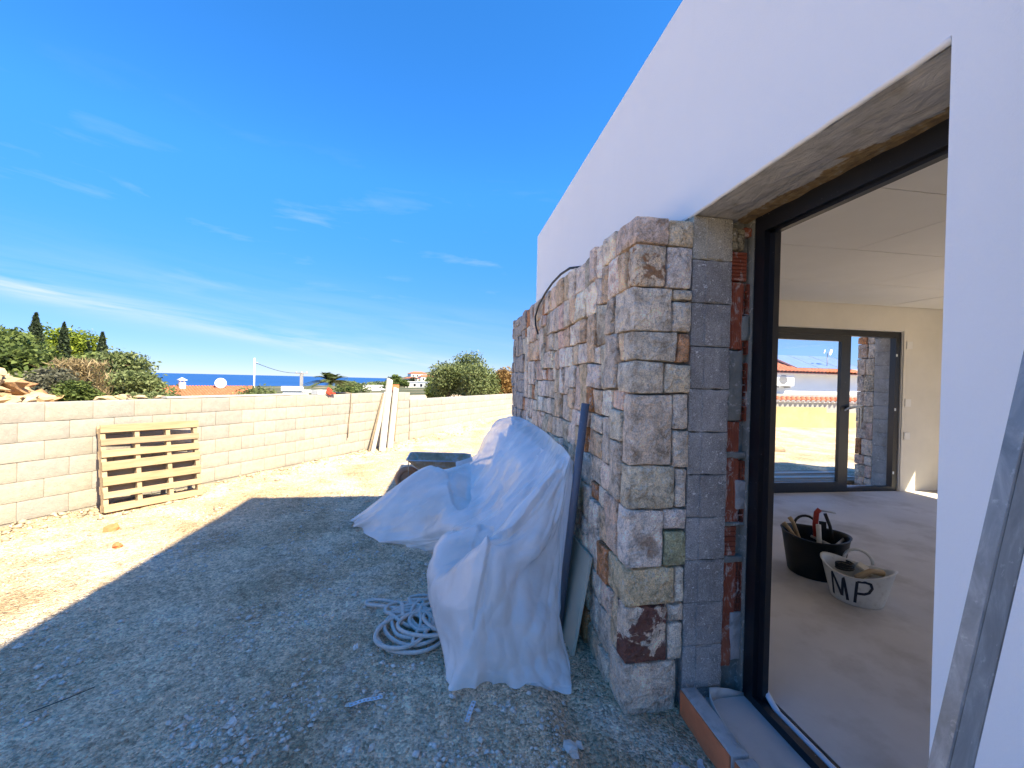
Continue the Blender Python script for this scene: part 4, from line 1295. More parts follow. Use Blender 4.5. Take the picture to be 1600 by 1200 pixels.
# ------------------------------------------------------------------ galvanised stud leaning at the near side
def stud():
    a = Vector((.624, .575, -.10)); b = Vector((1.158, .50, 2.60))
    d = (b - a).normalized()
    L = (b - a).length
    side = Vector((1, .12, 0)); side = (side - d * side.dot(d)).normalized()
    nrm = side.cross(d)      # away from the camera or towards it
    m4 = Matrix.Identity(4)
    for i in range(3): m4[i][0] = side[i]; m4[i][1] = nrm[i]; m4[i][2] = d[i]; m4[i][3] = a[i]
    sgn = 1 if nrm.y > 0 else -1
    t = thing('metal_stud', 'galvanised steel stud leaning against the white facade at the near edge', 'metal stud')
    t.matrix_world = m4
    wd = .068; fl = .020
    MB().box(-wd / 2, wd / 2, 0, .0012 * sgn, 0, L).box(-wd / 2 + .008, wd / 2 - .012, -.0012 * sgn, 0, 0, L).build('web', 'galv', t)
    MB().box(wd / 2, wd / 2 + .0012, -.001 * sgn, fl * sgn, 0, L).box(wd / 2 - .006, wd / 2, (fl - .0012) * sgn, fl * sgn, 0, L).build('flange', 'galv', t)
    MB().box(-wd / 2 - .0012, -wd / 2, -.001 * sgn, fl * sgn, 0, L).box(-wd / 2, -wd / 2 + .006, (fl - .0012) * sgn, fl * sgn, 0, L).build('flange', 'galv', t)
stud()

# ------------------------------------------------------------------ sliding window of the far wall
wf = hpart(MB().box(3.81, 6.74, 5.375, 5.46, 2.285, 2.372).box(3.81, 6.74, 5.375, 5.46, -.035, .03).box(6.655, 6.74, 5.375, 5.46, .03, 2.285).box(3.81, 3.88, 5.375, 5.46, .03, 2.285), 'window_frame', 'frame')
def wpart(mb, name, mat, parent=wf, **kw):
    mb.v = [(v[0] - off.x, v[1] - off.y, v[2] - off.z) for v in mb.v]
    return mb.build(name, mat, parent, **kw)
wpart(MB().box(5.69, 5.85, 5.352, 5.405, .035, 2.28).box(4.0, 5.69, 5.352, 5.405, 2.195, 2.28).box(4.0, 5.69, 5.352, 5.405, .035, .12).box(3.9, 4.0, 5.352, 5.405, .035, 2.28), 'sash', 'frame')
wpart(MB().box(4.0, 5.69, 5.376, 5.380, .12, 2.195), 'pane', 'glass')
wpart(MB().tube([(5.80, 5.35, 1.21), (5.80, 5.30, 1.21), (5.92, 5.295, 1.235), (5.965, 5.295, 1.22), (5.97, 5.295, 1.05), (5.965, 5.295, .92)], .014, 8), 'handle', 'steel')
wpart(MB().tube([(5.72, 5.30, 1.18), (5.80, 5.295, 1.235), (6.0, 5.29, 1.26)], .009, 6), 'protective_film', 'strip')
for z in (2.17, 1.30, .80):
    wpart(MB().box(6.80, 6.90, 5.333, 5.343, z - .05, z + .06), 'wall_box', 'ceil')
for z in (2.0, 1.18, .22):
    wpart(MB().box(6.66, 6.685, 5.372, 5.3745, z, z + .04), 'fixing_tab', 'strip')

# ------------------------------------------------------------------ tubs with tools inside the room
def tub(name, label, loc, rb, rt, h, mat, rotz=0, squash=1.0, wave=.01, handles=True):
    t = thing(name, label, 'bucket', loc, rotz)
    n = 40; g = []
    prof = [(0.0, 0), (rb * .97, 0), (rb, .01), (rb + (rt - rb) * .5, h * .5), (rt, h - .01), (rt + .008, h), (rt - .004, h + .001), (rt - .012, h - .02), (rb + (rt - rb) * .5 - .007, h * .5), (rb - .008, .012), (0, .010)]
    for r_, z in prof:
        row = []
        for k in range(n + 1):
            a = 2 * math.pi * k / n
            zz = z + (z / h) ** 3 * wave * math.cos(2 * a + .4)
            sq = 1 + (squash - 1) * (z / h)
            row.append((r_ * math.cos(a) / sq, r_ * math.sin(a) * sq, zz))
        g.append(row)
    MB().grid(g, True, flip=True).build('tub_body', mat, t)
    if handles:
        for s in (1,):
            pts = []
            for k in range(11):
                a = math.pi * k / 10
                pts.append((.085 * math.cos(a), s * (rt * squash + .002) , h - .02 + .09 * math.sin(a)))
            MB().tube(pts, .011, 8).build('handle', mat, t)
    return t
tub('rubber_tub', 'large black rubber tub full of tools on the floor inside', (3.02, 3.03, -.03), .185, .235, .33, 'black', R(-28))
wt = tub('plastic_tub', 'dirty white plastic tub with hand lettering, standing before the black tub', (2.97, 2.62, -.03), .155, .195, .235, 'whiteplastic', R(-50), .92, .03)
# hand lettering painted on the side, a thin film following the tub
def lettering():
    mb = MB()
    strokes = [[(-.42, .035), (-.37, .200)], [(-.37, .200), (-.24, .05)], [(-.24, .05), (-.19, .19)], [(-.19, .19), (-.145, .03)],
               [(-.03, .03), (-.005, .185)], [(-.005, .185), (.10, .192), (.17, .185), (.20, .155), (.165, .12), (.10, .105), (.0, .10)]]
    face = math.atan2(-(2.62), -(2.97)) + .02
    for st in strokes:
        P2 = []
        for (a, z), (b, y) in zip(st[:-1], st[1:]):
            for k in range(6): P2.append((a + (b - a) * k / 6, z + (y - z) * k / 6))
        P2.append(st[-1])
        pts = []
        for a, z in P2:
            r_ = .155 + (.195 - .155) * z / .235
            sq = 1 - .08 * z / .235
            ang = face + R(50) + a * 2.1
            x, y = r_ * math.cos(ang) / sq, r_ * math.sin(ang) * sq
            pts.append(Vector((x * 1.012, y * 1.012, z)))
        vs = []
        for i, p in enumerate(pts):
            d = (pts[min(i + 1, len(pts) - 1)] - pts[max(i - 1, 0)]).normalized()
            rad = Vector((p.x, p.y, 0)).normalized()
            sd_ = d.cross(rad).normalized() * .0085
            for q in (p - sd_, p + sd_, p + sd_ + rad * .0012, p - sd_ + rad * .0012): vs.append(q)
        n = len(pts)
        fs = [(i * 4 + k, i * 4 + (k + 1) % 4, (i + 1) * 4 + (k + 1) % 4, (i + 1) * 4 + k) for i in range(n - 1) for k in range(4)] + [(0, 1, 2, 3), tuple(4 * (n - 1) + k for k in (3, 2, 1, 0))]
        mb.add(vs, fs)
    return mb
lettering().build('lettering', 'ink', wt)
def tool(name, label, cat, pts, r, mat, n=8):
    o = MB().tube([Vector(p) - Vector(pts[0]) for p in pts], r, n).build(name, mat, None, pts[0])
    return tag(o, label, cat, 'tools in the tubs')
tool('hammer_handle', 'pale wooden tool handle at the left rim of the black tub', 'tool', [(3.00, 3.02, .06), (2.90, 3.17, .29), (2.875, 3.20, .33)], [.014, .016, .020], 'handle')
tool('trowel_handle', 'upright pale handle beside the left rim of the black tub', 'tool', [(3.0, 3.08, .06), (2.97, 3.20, .33), (2.96, 3.23, .365)], [.013, .015, .018], 'handle')
tool('chisel', 'grey flat tool standing upright in the middle of the black tub', 'tool', [(3.03, 2.98, .05), (3.04, 3.02, .37)], .018, 'whiteplastic')
t = thing('hand_saw', 'red handled saw standing upright in the black tub', 'saw', (3.13, 3.05, .05)); t['group'] = 'tools in the tubs'
MB().beam((0, 0, 0), (-.01, .01, .33), .05, .006, up=(1, 1, 0)).build('blade', 'black', t)
MB().tube([(-.05, .03, .20), (-.055, .035, .30), (-.05, .03, .40), (-.03, .02, .43)], .020, 8).build('handle', 'redwood', t)
MB().tube([(-.03, .02, .42), (.06, -.04, .415)], .007, 6).build('guard', 'steel', t)
MB().tube([(0, 0, .40), (.03, -.02, .30), (.05, -.04, .15), (.06, -.05, .02)], .014, 6).build('frame_bar', 'black', t)
for i, (x, y, z, a, l) in enumerate(((3.06, 2.90, .22, .4, .2), (3.14, 2.95, .20, 2.0, .18), (3.1, 3.05, .20, 1.1, .2))):
    tool('pliers', ('dark tool lying at the near side of the black tub', 'dark tool lying at the right of the black tub', 'dark tool lying in the middle of the black tub')[i], 'tool', [(x, y, z), (x + l * math.cos(a), y + l * math.sin(a), z + .04)], .012, 'steel')
pts = [(2.93 + .055 * math.cos(k * .5), 2.68 + .05 * math.sin(k * .5), .16 + .0012 * k) for k in range(40)]
tool('cable_coil', 'coil of black cable inside the white lettered tub', 'cable', pts, .007, 'cable')
tool('wood_float', 'cream handle lying across the white lettered tub', 'tool', [(2.90, 2.56, .15), (3.0, 2.55, .20), (3.09, 2.54, .185)], [.022, .018, .024], 'handle')
o = rough_box((0, 0, 0), (.07, .05, .012), .006, 4, .003, 9, 2).build('sponge', 'panel', None, (3.06, 2.64, .17), (.5, .1, .6)); tag(o, 'cream block lying inside the white lettered tub', 'sponge', 'tools in the tubs')

# ------------------------------------------------------------------ beyond the far window
pil = thing('stone_wall', 'limestone cladding outside the far window, seen edge on through its open half', 'stone wall', (6.9, 5.9, -.11))
PO = Vector((6.9, 5.9, -.11))
def ppart(mb, name, mat, color=None):
    mb.v = [(v[0] - PO.x, v[1] - PO.y, v[2] - PO.z) for v in mb.v]
    return mb.build(name, mat, pil, color=color)
ppart(MB().box(6.79, 9.2, 5.755, 6.02, -.4, 2.34), 'core', 'joint')
z = -.11; k = 0
while z < 2.34:
    h = random.choice((.16, .2, .24, .27)); h = min(h, 2.36 - z); sp2 = random.uniform(.40, .64)
    ya, yb = 5.765, 6.06; ym = ya + (yb - ya) * sp2
    for y0, y1 in ((ya, ym), (ym, yb)):
        ppart(rough_box((6.785 + random.uniform(-.01, .01), (y0 + y1) / 2, z + h / 2), (.04, (y1 - y0) / 2 - .004, h / 2 - .004), .012, 6, .008, 10, k * 2.1), 'stone', 'stone', stone_tint()); k += 1
    z += h
# bare blocks in the reveal of that window
rev = hpart(MB().box(6.735, 6.744, 5.462, 5.748, -.035, 2.372), 'window_reveal', 'mortar')
z = -.03
while z < 2.3:
    h = min(.212, 2.37 - z)
    mb = rough_box((6.733, 5.605, z + h / 2), (.012, .140, h / 2 - .002), .003, 5, .002, 12, z)
    mb.v = [(v[0] - off.x, v[1] - off.y, v[2] - off.z) for v in mb.v]
    mb.build('concrete_block', 'cblock', rev, color=(1.1, 1.1, 1.1)); z += .212
# boards lying in the shade outside
for i in range(5):
    o = MB().box(-1.5, 1.5, -.06, .06, 0, .05).build('timber_board', 'whiteboard' if i % 2 else 'oldwood', None, (5.4 + .1 * i, 6.15 + .16 * i, -.09 + .012 * (i % 2)), (0, 0, R(-1 + .6 * i)), bevel=.003)
    tag(o, ('nearest grey board lying in shade outside the window', 'second grey board from the window on the shaded patio', 'middle grey board of five on the shaded patio', 'fourth grey board from the window on the shaded patio', 'farthest grey board of five on the shaded patio')[i], 'board', 'boards on the patio')
o = rough_box((0, 0, 0), (.75, .12, .09), .05, 9, .05, 4, 3).build('earth_mound', 'rock', None, (7.6, 9.6, -.1), (0, 0, -.5), (.8, .75, .7)); tag(o, 'low mound of earth on the bright patio', 'mound', kind='stuff')
gw = thing('garden_wall', 'low cream wall with a row of terracotta coping tiles, outside the window', 'wall', (14, 13.9, -.1))
def wl(mb, name, mat, par, o_, **kw):
    mb.v = [(v[0] - o_[0], v[1] - o_[1], v[2] - o_[2]) for v in mb.v]
    return mb.build(name, mat, par, **kw)
go = (14, 13.9, -.1)
wl(MB().box(8, 14.2, 13.9, 14.1, -.3, .76).box(14.2, 22, 13.9, 14.1, -.3, .56), 'lower_wall', 'yellow', gw, go)
wl(MB().box(8, 22, 14.12, 14.35, -.3, .93), 'upper_wall', 'grey', gw, go)
wl(MB().box(8, 22, 14.08, 14.4, .93, .97), 'coping_band', 'white', gw, go)
ctile = MB()
for k in range(9):
    pass
def tile_mesh(L, r, name='roof_tile'):
    g = []
    for i in range(2):
        y = L * i
        rr = r * (1 - .12 * i)
        g.append([(rr * math.cos(a), y, rr * .75 * math.sin(a) + .02 * i) for a in [math.pi * k / 6 for k in range(7)]])
    g2 = [[(p[0] * .82, p[1], p[2] * .82 - .004) for p in row] for row in g]
    mb = MB().grid(g, True, flip=True).grid(g2, True)
    for rA, rB in ((g[0], g2[0]),):
        for k in range(6): mb.add([rA[k], rA[k + 1], rB[k + 1], rB[k]], [(0, 1, 2, 3)])
    return mb.mesh(name, 'tile')
tm = tile_mesh(.42, .10)
for i in range(56):
    x = 8.8 + i * .215
    link('coping_tile', tm, gw, (x - 14, 14.02 - 13.9, .975 + .1), (R(14), 0, R(-38)))
# neighbour's house seen through the window
nh = thing('neighbour_house', 'white villa with terracotta roof, solar panels and air conditioner beyond the garden wall', 'house', (17, 18, -.1))
no = (17, 18, -.1)
wl(MB().box(11, 24, 18, 26, -2, 2.13), 'outer_wall', 'white', nh, no)
wl(MB().box(10.9, 24.2, 17.2, 17.9, -1, 1.18), 'terrace_parapet', 'grey', nh, no)
wl(MB().box(10.8, 24.2, 17.55, 18.0, 2.13, 2.19), 'eave_board', 'white', nh, no)
rf = wl(MB().add([(10.7, 17.5, 2.17), (19.9, 17.5, 2.17), (18.6, 21.5, 3.35), (10.7, 21.5, 3.35), (10.7, 25, 2.17), (19.9, 25, 2.17)], [(0, 1, 2, 3), (3, 2, 5, 4), (1, 5, 2)]), 'roof', 'tile', nh, no)
slope = math.atan2(1.18, 4.0)
rt_m = None
mbrow = MB()
for k in range(11):
    y = k * .37
    g = [[(.105 * (1 - .1 * e) * math.cos(a), y + e * .42, .085 * math.sin(a) + .022 * e) for a in [math.pi * q / 5 for q in range(6)]] for e in (0, 1)]
    mbrow.grid(g, True, flip=True)
rowm = mbrow.mesh('tile_row', 'tile')
for i in range(38):
    x = 12.2 + i * .2
    if 16.5 < x < 21:
        continue
    link('tile_row', rowm, rf, (x - no[0], 17.48 - no[1], 2.21 - no[2]), (slope, 0, 0))
shortm = MB()
for k in range(2):
    g = [[(.105 * math.cos(a), k * .37 + e * .42, .085 * math.sin(a) + .02 * e) for a in [math.pi * q / 5 for q in range(6)]] for e in (0, 1)]
    shortm.grid(g, True, flip=True)
shm = shortm.mesh('tile_row', 'tile')
for i in range(17):
    x = 16.55 + i * .2
    link('tile_row', shm, rf, (x - no[0], 17.48 - no[1], 2.21 - no[2]), (slope, 0, 0))
for i in range(3):
    a = slope + .12
    o = MB().box(-.62, .62, 0, 2.1, 0, .05).build('solar_panel', 'solar', nh, (17.3 + i * 1.27 - no[0], 18.0 - no[1], 2.42 - no[2]), (a * .9, 0, 0))
    MB().box(-.64, .64, -.02, 0, -.01, .06).box(-.64, -.62, 0, 2.1, -.01, .06).box(.62, .64, 0, 2.1, -.01, .06).build('panel_frame', 'steel', o)
ac = wl(MB().box(15.25, 16.20, 17.62, 17.98, 1.56, 2.14), 'air_conditioner', 'white', nh, no)
mb = MB()
for k in range(7):
    r_ = .22 * math.sqrt(max(.02, 1 - ((k - 3) / 3.6) ** 2))
    mb.box(15.62 - r_, 15.62 + r_, 17.602, 17.618, 1.67 + k * .06, 1.695 + k * .06)
wl(mb, 'fan_grille', 'joint', ac, no)
wl(MB().box(15.4, 15.45, 17.62, 18, 1.46, 1.555).box(16.0, 16.05, 17.62, 18, 1.46, 1.555), 'bracket', 'grey', ac, no)
# dish antenna on the roof
wl(MB().tube([(18.75, 18.4, 2.5), (18.75, 18.4, 3.25)], .02, 6), 'antenna_mast', 'grey', nh, no)
wl(MB().tube([(18.85, 18.3, 3.30), (18.83, 18.34, 3.31)], [.16, .13], 14).tube([(18.55, 18.35, 3.33), (18.53, 18.38, 3.34)], [.10, .08], 12), 'antenna_dish', 'white', nh, no)

# ------------------------------------------------------------------ vegetation
LM = dict(
    bright=leaf_mat('bright_pine_leaf', (.07, .11, .015), (.17, .23, .03), (.30, .36, .05)),
    mid=leaf_mat('green_leaf', (.04, .065, .018), (.10, .145, .04), (.19, .24, .07)),
    dark=leaf_mat('cypress_leaf', (.012, .024, .014), (.03, .05, .025), (.055, .085, .04)),
    olive=leaf_mat('olive_leaf', (.06, .085, .03), (.14, .18, .07), (.27, .31, .14)),
    brown=leaf_mat('dry_leaf', (.13, .07, .02), (.27, .16, .06), (.38, .26, .11)),
    reed=leaf_mat('dry_reed_leaf', (.16, .12, .06), (.32, .24, .13), (.46, .37, .22)),
    palm=leaf_mat('palm_leaf', (.10, .13, .05), (.12, .15, .06), (.2, .24, .1)),
    grey=leaf_mat('grey_scrub_leaf', (.06, .065, .045), (.12, .125, .085), (.22, .21, .15)),
)
MAT['bark'] = simple('bark', (.12, .085, .06), .95, .2, 6, 20, .6, .02)
def leaves_mesh(name, mat, C, size, tone, up=.3, aspect=.5, normals=None):
    n = len(C)
    d = RNG.normal(0, 1, (n, 3)); d[:, 2] = d[:, 2] * .7 + up
    d /= np.linalg.norm(d, axis=1, keepdims=True)
    e = np.cross(d, RNG.normal(0, 1, (n, 3))); e /= np.linalg.norm(e, axis=1, keepdims=True)
    s = size * RNG.uniform(.6, 1.4, (n, 1))
    V = np.stack([C - d * s * .5, C + e * s * aspect * .5, C + d * s * .5, C - e * s * aspect * .5], 1)
    me = bpy.data.meshes.new(name)
    me.vertices.add(n * 4); me.vertices.foreach_set('co', V.reshape(-1))
    me.loops.add(n * 4); me.loops.foreach_set('vertex_index', np.arange(n * 4))
    me.polygons.add(n); me.polygons.foreach_set('loop_start', np.arange(n) * 4)
    at = me.attributes.new('tone', 'FLOAT', 'FACE'); at.data.foreach_set('value', tone)
    me.materials.append(mat); me.update(calc_edges=True)
    return me
def plant(name, label, cat, loc, w, d, h, mat, n, leaf, blobs=9, trunk=.35, group=None, z0=.05, spiky=0.0, aspect=.5):
    t = thing(name, label, cat, loc, 0, group)
    rs = np.random.default_rng(abs(hash((round(loc[0], 2), round(loc[1], 2)))) % 99991)
    cs = []
    for b in range(blobs):
        a = rs.uniform(0, 6.28); rr = rs.uniform(0, 1) ** .5
        zc = z0 + (h - z0) * rs.uniform(.25, .82)
        taper = 1 - .55 * max(0, (zc / h - .45)) / .55
        cs.append((rr * w * .5 * .62 * math.cos(a) * taper, rr * d * .5 * .62 * math.sin(a) * taper, zc, rs.uniform(.20, .34)))
    cs = np.array(cs)
    k = rs.integers(0, blobs, n)
    v = rs.normal(0, 1, (n, 3)); v /= np.linalg.norm(v, axis=1, keepdims=True)
    r = rs.random(n)[:, None] ** .4 * (1 + rs.normal(0, .12, (n, 1)))
    C = cs[k, :3] + v * r * cs[k, 3:4] * np.array([w, d, h * .95])
    C = C[(C[:, 2] > z0 * .5)]
    C[:, 2] = np.minimum(C[:, 2], h * (1 + rs.uniform(-.12, .02 + spiky, len(C))))
    tone = np.clip(.5 + .25 * rs.normal(0, 1, len(C)) + .22 * (cs[k[:len(C)], 3] - .27) * 8, 0, 1)
    link('foliage', leaves_mesh('foliage', mat, C, leaf, tone, aspect=aspect), t)
    mb = MB()
    mb.tube([(0, 0, -.3), (.02 * w, 0, h * .3), (0, .02, h * .7)], [.045 * h * trunk + .02, .03 * h * trunk + .015, .01], 7)
    for c in cs[:6]:
        mb.tube([(.01 * w, 0, h * .2), (c[0] * .5, c[1] * .5, (h * .2 + c[2]) / 2), (c[0], c[1], c[2])], [.02 * h * trunk + .01, .015 * h * trunk + .006, .005], 5)
    mb.build('trunk', 'bark', t)
    return t
def dirp(px, D, z):      # a spot D metres away along the bearing measured for it
    u = (px - 800) / 650.0
    v = fw * 1 + r2 * u
    l = math.hypot(v.x, v.y)
    return (v.x / l * D, v.y / l * D, z)
def cypress(px, D, z, h, w, label):
    loc = dirp(px, D, z)
    t = thing('cypress_tree', label, 'tree', loc, 0, 'cypress trees')
    n = 3600
    zz = RNG.random(n) ** .85
    prof = np.clip(np.minimum(zz / .12 + .35, 1), 0, 1) * (1 - zz ** 2.2) ** .9 + .03
    prof *= 1 + .22 * np.sin(zz * 46 + RNG.uniform(0, 6)) * .5
    a = RNG.uniform(0, 6.28, n); r = w / 2 * prof * RNG.random(n) ** .35 * (1 + RNG.normal(0, .10, n))
    C = np.stack([r * np.cos(a), r * np.sin(a), zz * h], 1)
    link('foliage', leaves_mesh('foliage', LM['dark'], C, .16, np.clip(RNG.normal(.5, .25, n), 0, 1), up=1.2, aspect=.4), t)
    MB().tube([(0, 0, -.5), (0, 0, h * .9)], [.12, .02], 7).build('trunk', 'bark', t)
cypress(55, 32, .2, 4.15, .92, 'tallest dark cypress, at the far left behind the rock heap')
cypress(99, 36, .2, 4.1, .80, 'second dark cypress, between two bright green trees')
cypress(137, 37, .2, 3.1, .62, 'shortest cypress, just left of the separate one')
cypress(159, 34, .2, 3.55, .78, 'separate dark cypress standing clear against the sky on the right of its row')
B = 'bright green trees behind the wall'
for i, (px, D, z, w, h, mt, lb) in enumerate((
    (-40, 26, .4, 5.0, 2.6, 'mid', 'dark green tree cut by the edge of the picture'),
    (8, 27, .3, 3.4, 2.95, 'mid', 'mid green tree left of the tallest cypress'),
    (34, 36, .2, 3.6, 3.7, 'bright', 'bright yellow green tree directly left of the tallest cypress'),
    (78, 38, .2, 3.6, 4.1, 'bright', 'bright yellow green tree between the two tallest cypresses'),
    (118, 38, .2, 3.0, 3.9, 'bright', 'bright yellow green tree right of the second cypress'),
    (20, 22, .6, 2.6, 1.6, 'mid', 'low dark bush under the leftmost trees'),
    (75, 24, .5, 3.0, 1.5, 'mid', 'low dark bush under the second cypress'),
    (148, 26, .4, 2.0, 1.9, 'mid', 'dull green bush between reeds and the separate cypress'))):
    plant('broadleaf_tree', lb, 'tree', dirp(px, D, z), w, w, h, LM[mt], 6500, .20, 12, group=B, spiky=.06)
plant('large_shrub', 'large rounded grey green shrub right of the cypresses', 'shrub', dirp(183, 15.5, .45), 1.9, 1.9, 1.65, LM['olive'], 9000, .10, 16, spiky=.06)
plant('large_shrub', 'lower grey green shrub falling away towards the sea', 'shrub', dirp(212, 14, .45), 1.6, 1.5, 1.05, LM['olive'], 7000, .09, 12, spiky=.08)
plant('scrub_bush', 'dull grey bush behind the rock heap', 'bush', dirp(62, 11, .75), 1.3, 1.2, .80, LM['grey'], 4500, .07, 8, spiky=.1)
plant('scrub_bush', 'grey bush left of the dry reeds', 'bush', dirp(88, 11.5, .75), 1.0, 1.0, .75, LM['grey'], 4000, .07, 8, spiky=.1)
plant('scrub_bush', 'small dark green bush growing just over the wall, right of the rock heap', 'bush', dirp(122, 7.6, .92), .55, .45, .46, LM['mid'], 2600, .045, 7)
plant('scrub_bush', 'small dark bush beside the rock heap under the reeds', 'bush', dirp(108, 7.5, .92), .45, .35, .36, LM['mid'], 1800, .045, 6)
# dry reeds
t = thing('dry_reeds', 'clump of tall dry straw coloured reeds behind the wall', 'reeds', dirp(124, 11.5, .65))
n = 160
mb = MB()
for i in range(n):
    a = RNG.uniform(0, 6.28); r = .36 * RNG.random() ** .5; x, y = r * math.cos(a), r * math.sin(a)
    h = RNG.uniform(.6, 1.12); lx, ly = RNG.normal(0, .10), RNG.normal(0, .10)
    mb.tube([(x, y, 0), (x + lx * .4, y + ly * .4, h * .6), (x + lx, y + ly, h)], [.006, .005, .003], 4, cap=False)
o = mb.build('stalk', LM['reed'], t); o['kind'] = 'stuff'
C = np.stack([RNG.normal(0, .16, 2400), RNG.normal(0, .16, 2400), RNG.uniform(.05, 1.05, 2400)], 1)
link('leaf', leaves_mesh('leaf', LM['reed'], C, .16, RNG.random(2400), up=1.2, aspect=.12), t)['kind'] = 'stuff'
# low scrub along the wall
items = [(235, 9.5, .74, 1.1, .42, 'olive', 'low olive scrub right of the big shrub'), (262, 10, .62, 1.2, .40, 'mid', 'low green scrub left of the tiled roof'), (292, 10, .60, 1.0, .42, 'olive', 'low olive scrub below the chimney'),
         (322, 10.5, .50, 1.0, .40, 'mid', 'low green scrub below the satellite dish'), (352, 11, .42, .8, .36, 'olive', 'low scrub at the right end of the tiled roof'),
         (398, 16, .12, 1.7, .98, 'olive', 'rounded olive green bush right of the tiled roof'), (425, 17, .05, 1.0, .75, 'olive', 'smaller bush joined to the rounded olive bush'), (451, 22, -.2, .9, .72, 'bright', 'small bright yellow green bush beside the white garden building'),
         (553, 24, -.4, 1.6, .70, 'olive', 'low scrub just right of the palm'), (572, 19, -.1, 1.5, .65, 'olive', 'low scrub left of the leaning boards'), (592, 24, -.4, 1.4, .85, 'mid', 'dark scrub behind the leaning boards')]
for px, D, z, w, h, mt, lb in items:
    plant('scrub_bush', lb, 'bush', dirp(px, D, z), w, w, h, LM[mt], 2600, .07 if D < 13 else .10, 9, group='bushes beyond the wall', spiky=.12)
# right hand bushes
G = 'tall bushes at the end of the yard'
for px, D, z, w, h, mt, lb in ((700, 23, .1, 2.5, 2.25, 'olive', 'olive bush at the left of the tall group beside the stone cladding'), (728, 25, .1, 2.5, 2.95, 'olive', 'tallest olive bush in the group beside the stone cladding'),
                               (752, 22, .2, 2.2, 2.3, 'olive', 'rounded olive bush right of the tallest one'), (684, 26, 0, 1.6, 1.5, 'mid', 'low dark bush at the left foot of the tall group'),
                               (787, 23, .2, 1.6, 1.95, 'brown', 'dry orange brown bush next to the stone cladding')):
    plant('tall_bush', lb, 'bush', dirp(px, D, z), w, w, h, LM[mt], 9000, .13, 14, group=G, spiky=.08)
# palm
pl = thing('palm_tree', 'feathery palm crown showing above the block wall', 'palm tree', dirp(517, 21, -2.6))
MB().tube([(0, 0, -.5), (.05, 0, 1.5), (0, 0, 3.2)], [.22, .18, .2], 10).build('trunk', 'bark', pl)
for i in range(34):
    a = i * 2.4; up = RNG.uniform(.15, 1.45); L_ = RNG.uniform(1.1, 1.4)
    pts = []
    for k in range(9):
        s = k / 8
        r_ = L_ * s * math.cos(up * .9); zz = 3.80 + L_ * s * math.sin(up) * .75 - .42 * s * s * L_
        pts.append(Vector((math.cos(a) * r_, math.sin(a) * r_, zz)))
    mb = MB()
    for k in range(8):
        for q in range(3):
            p = pts[k].lerp(pts[k + 1], q / 3); d = (pts[k + 1] - pts[k]).normalized()
            sd_ = d.cross(Vector((0, 0, 1))).normalized(); s = (k + q / 3) / 8
            ll = .30 * math.sin(math.pi * min(1, .15 + s * .85)) + .05
            for sg in (-1, 1):
                tip = p + sd_ * sg * ll * .8 + d * ll * .5 + Vector((0, 0, .08 - .1 * s))
                wv = d * .030
                mb.add([p - wv, p + wv, tip], [(0, 1, 2)])
    mb.tube(pts, [.012] * 8 + [.004], 4, cap=False)
    me = mb.mesh('frond', LM['palm'])
    link('frond', me, pl)

# ------------------------------------------------------------------ rock heap behind the wall
rs = random.Random(5)
variants = [rock_mesh('rock', 'rock', 1, k * 7.7, flat=.55, amp=.45) for k in range(8)]
heap = [(x_, 0) for x_ in range(0)]
cnt = 0
for i in range(170):
    a = rs.uniform(-1.3, 1.0); w = rs.uniform(.16, 1.35)
    top = .10
    s = rs.uniform(.04, .11) if i > 12 else rs.uniform(.11, .17)
    x, y, _ = at_wall(a, w)
    z = gheight(x, y) + top * max(0, 1 - abs(w - .75) / .8) * rs.uniform(.55, 1.0) + s * .2
    if w < .3: z = min(z, 1.15 + .12)
    c_ = rs.choice([(1, .95, .85), (1.2, 1.1, .92), (1.25, 1.0, .75), (.9, .75, .6), (1.1, 1.1, 1.05), (1.0, .7, .5)])
    o = link('boulder', rs.choice(variants), None, (x, y, z), (rs.uniform(-.5, .5), rs.uniform(-.5, .5), rs.uniform(0, 6)), c_)
    o.scale = (s * rs.uniform(1, 1.35), s, s * rs.uniform(.8, 1.3))
    big = i <= 12
    tag(o, 'jagged yellow limestone rock in the heap behind the left end of the block wall' if big else 'small broken rock in the heap behind the left end of the block wall', 'rock', 'large rocks in the heap' if big else 'small rocks in the heap')
for i, (a, w, s) in enumerate(((1.02, .35, .05), (1.12, .30, .07), (1.2, .4, .06), (1.32, .32, .05), (1.55, .35, .04), (.92, .4, .04))):
    x, y, _ = at_wall(a, w)
    o = link('boulder', rs.choice(variants), None, (x, y, 1.15 + s * .3), (.2, .1, i), (1.2, 1.1, .92)); o.scale = (s * 1.5, s, s)
    tag(o, 'pale rock showing over the wall top between the small bush and the long flat board', 'rock', 'rocks right of the small bush')

# ------------------------------------------------------------------ neighbouring roof, poles, far houses
def at_dir(px, D, z): return Vector(dirp(px, D, z))
rh = thing('tiled_house', 'low house with terracotta tile roof, chimney and satellite dish beyond the wall', 'house', dirp(345, 52, -4))
ro = Vector(rh.location)
ang = math.atan2(at_dir(390, 54, 0).y - at_dir(290, 52, 0).y, at_dir(390, 54, 0).x - at_dir(290, 52, 0).x)
rh.rotation_euler = (0, 0, ang)
MB().box(-4.6, 4.6, 0, 7, -1, 2.7).build('wall', 'white', rh)
rf = MB().add([(-5.2, -.5, 2.55), (5.2, -.5, 2.55), (4.6, 3.5, 4.05), (-4.6, 3.5, 4.05), (5.2, 7.5, 2.5), (-5.2, 7.5, 2.5)], [(0, 1, 2, 3), (3, 2, 4, 5), (1, 4, 2), (0, 3, 5)]).build('roof', 'tile', rh)
mbt = MB()
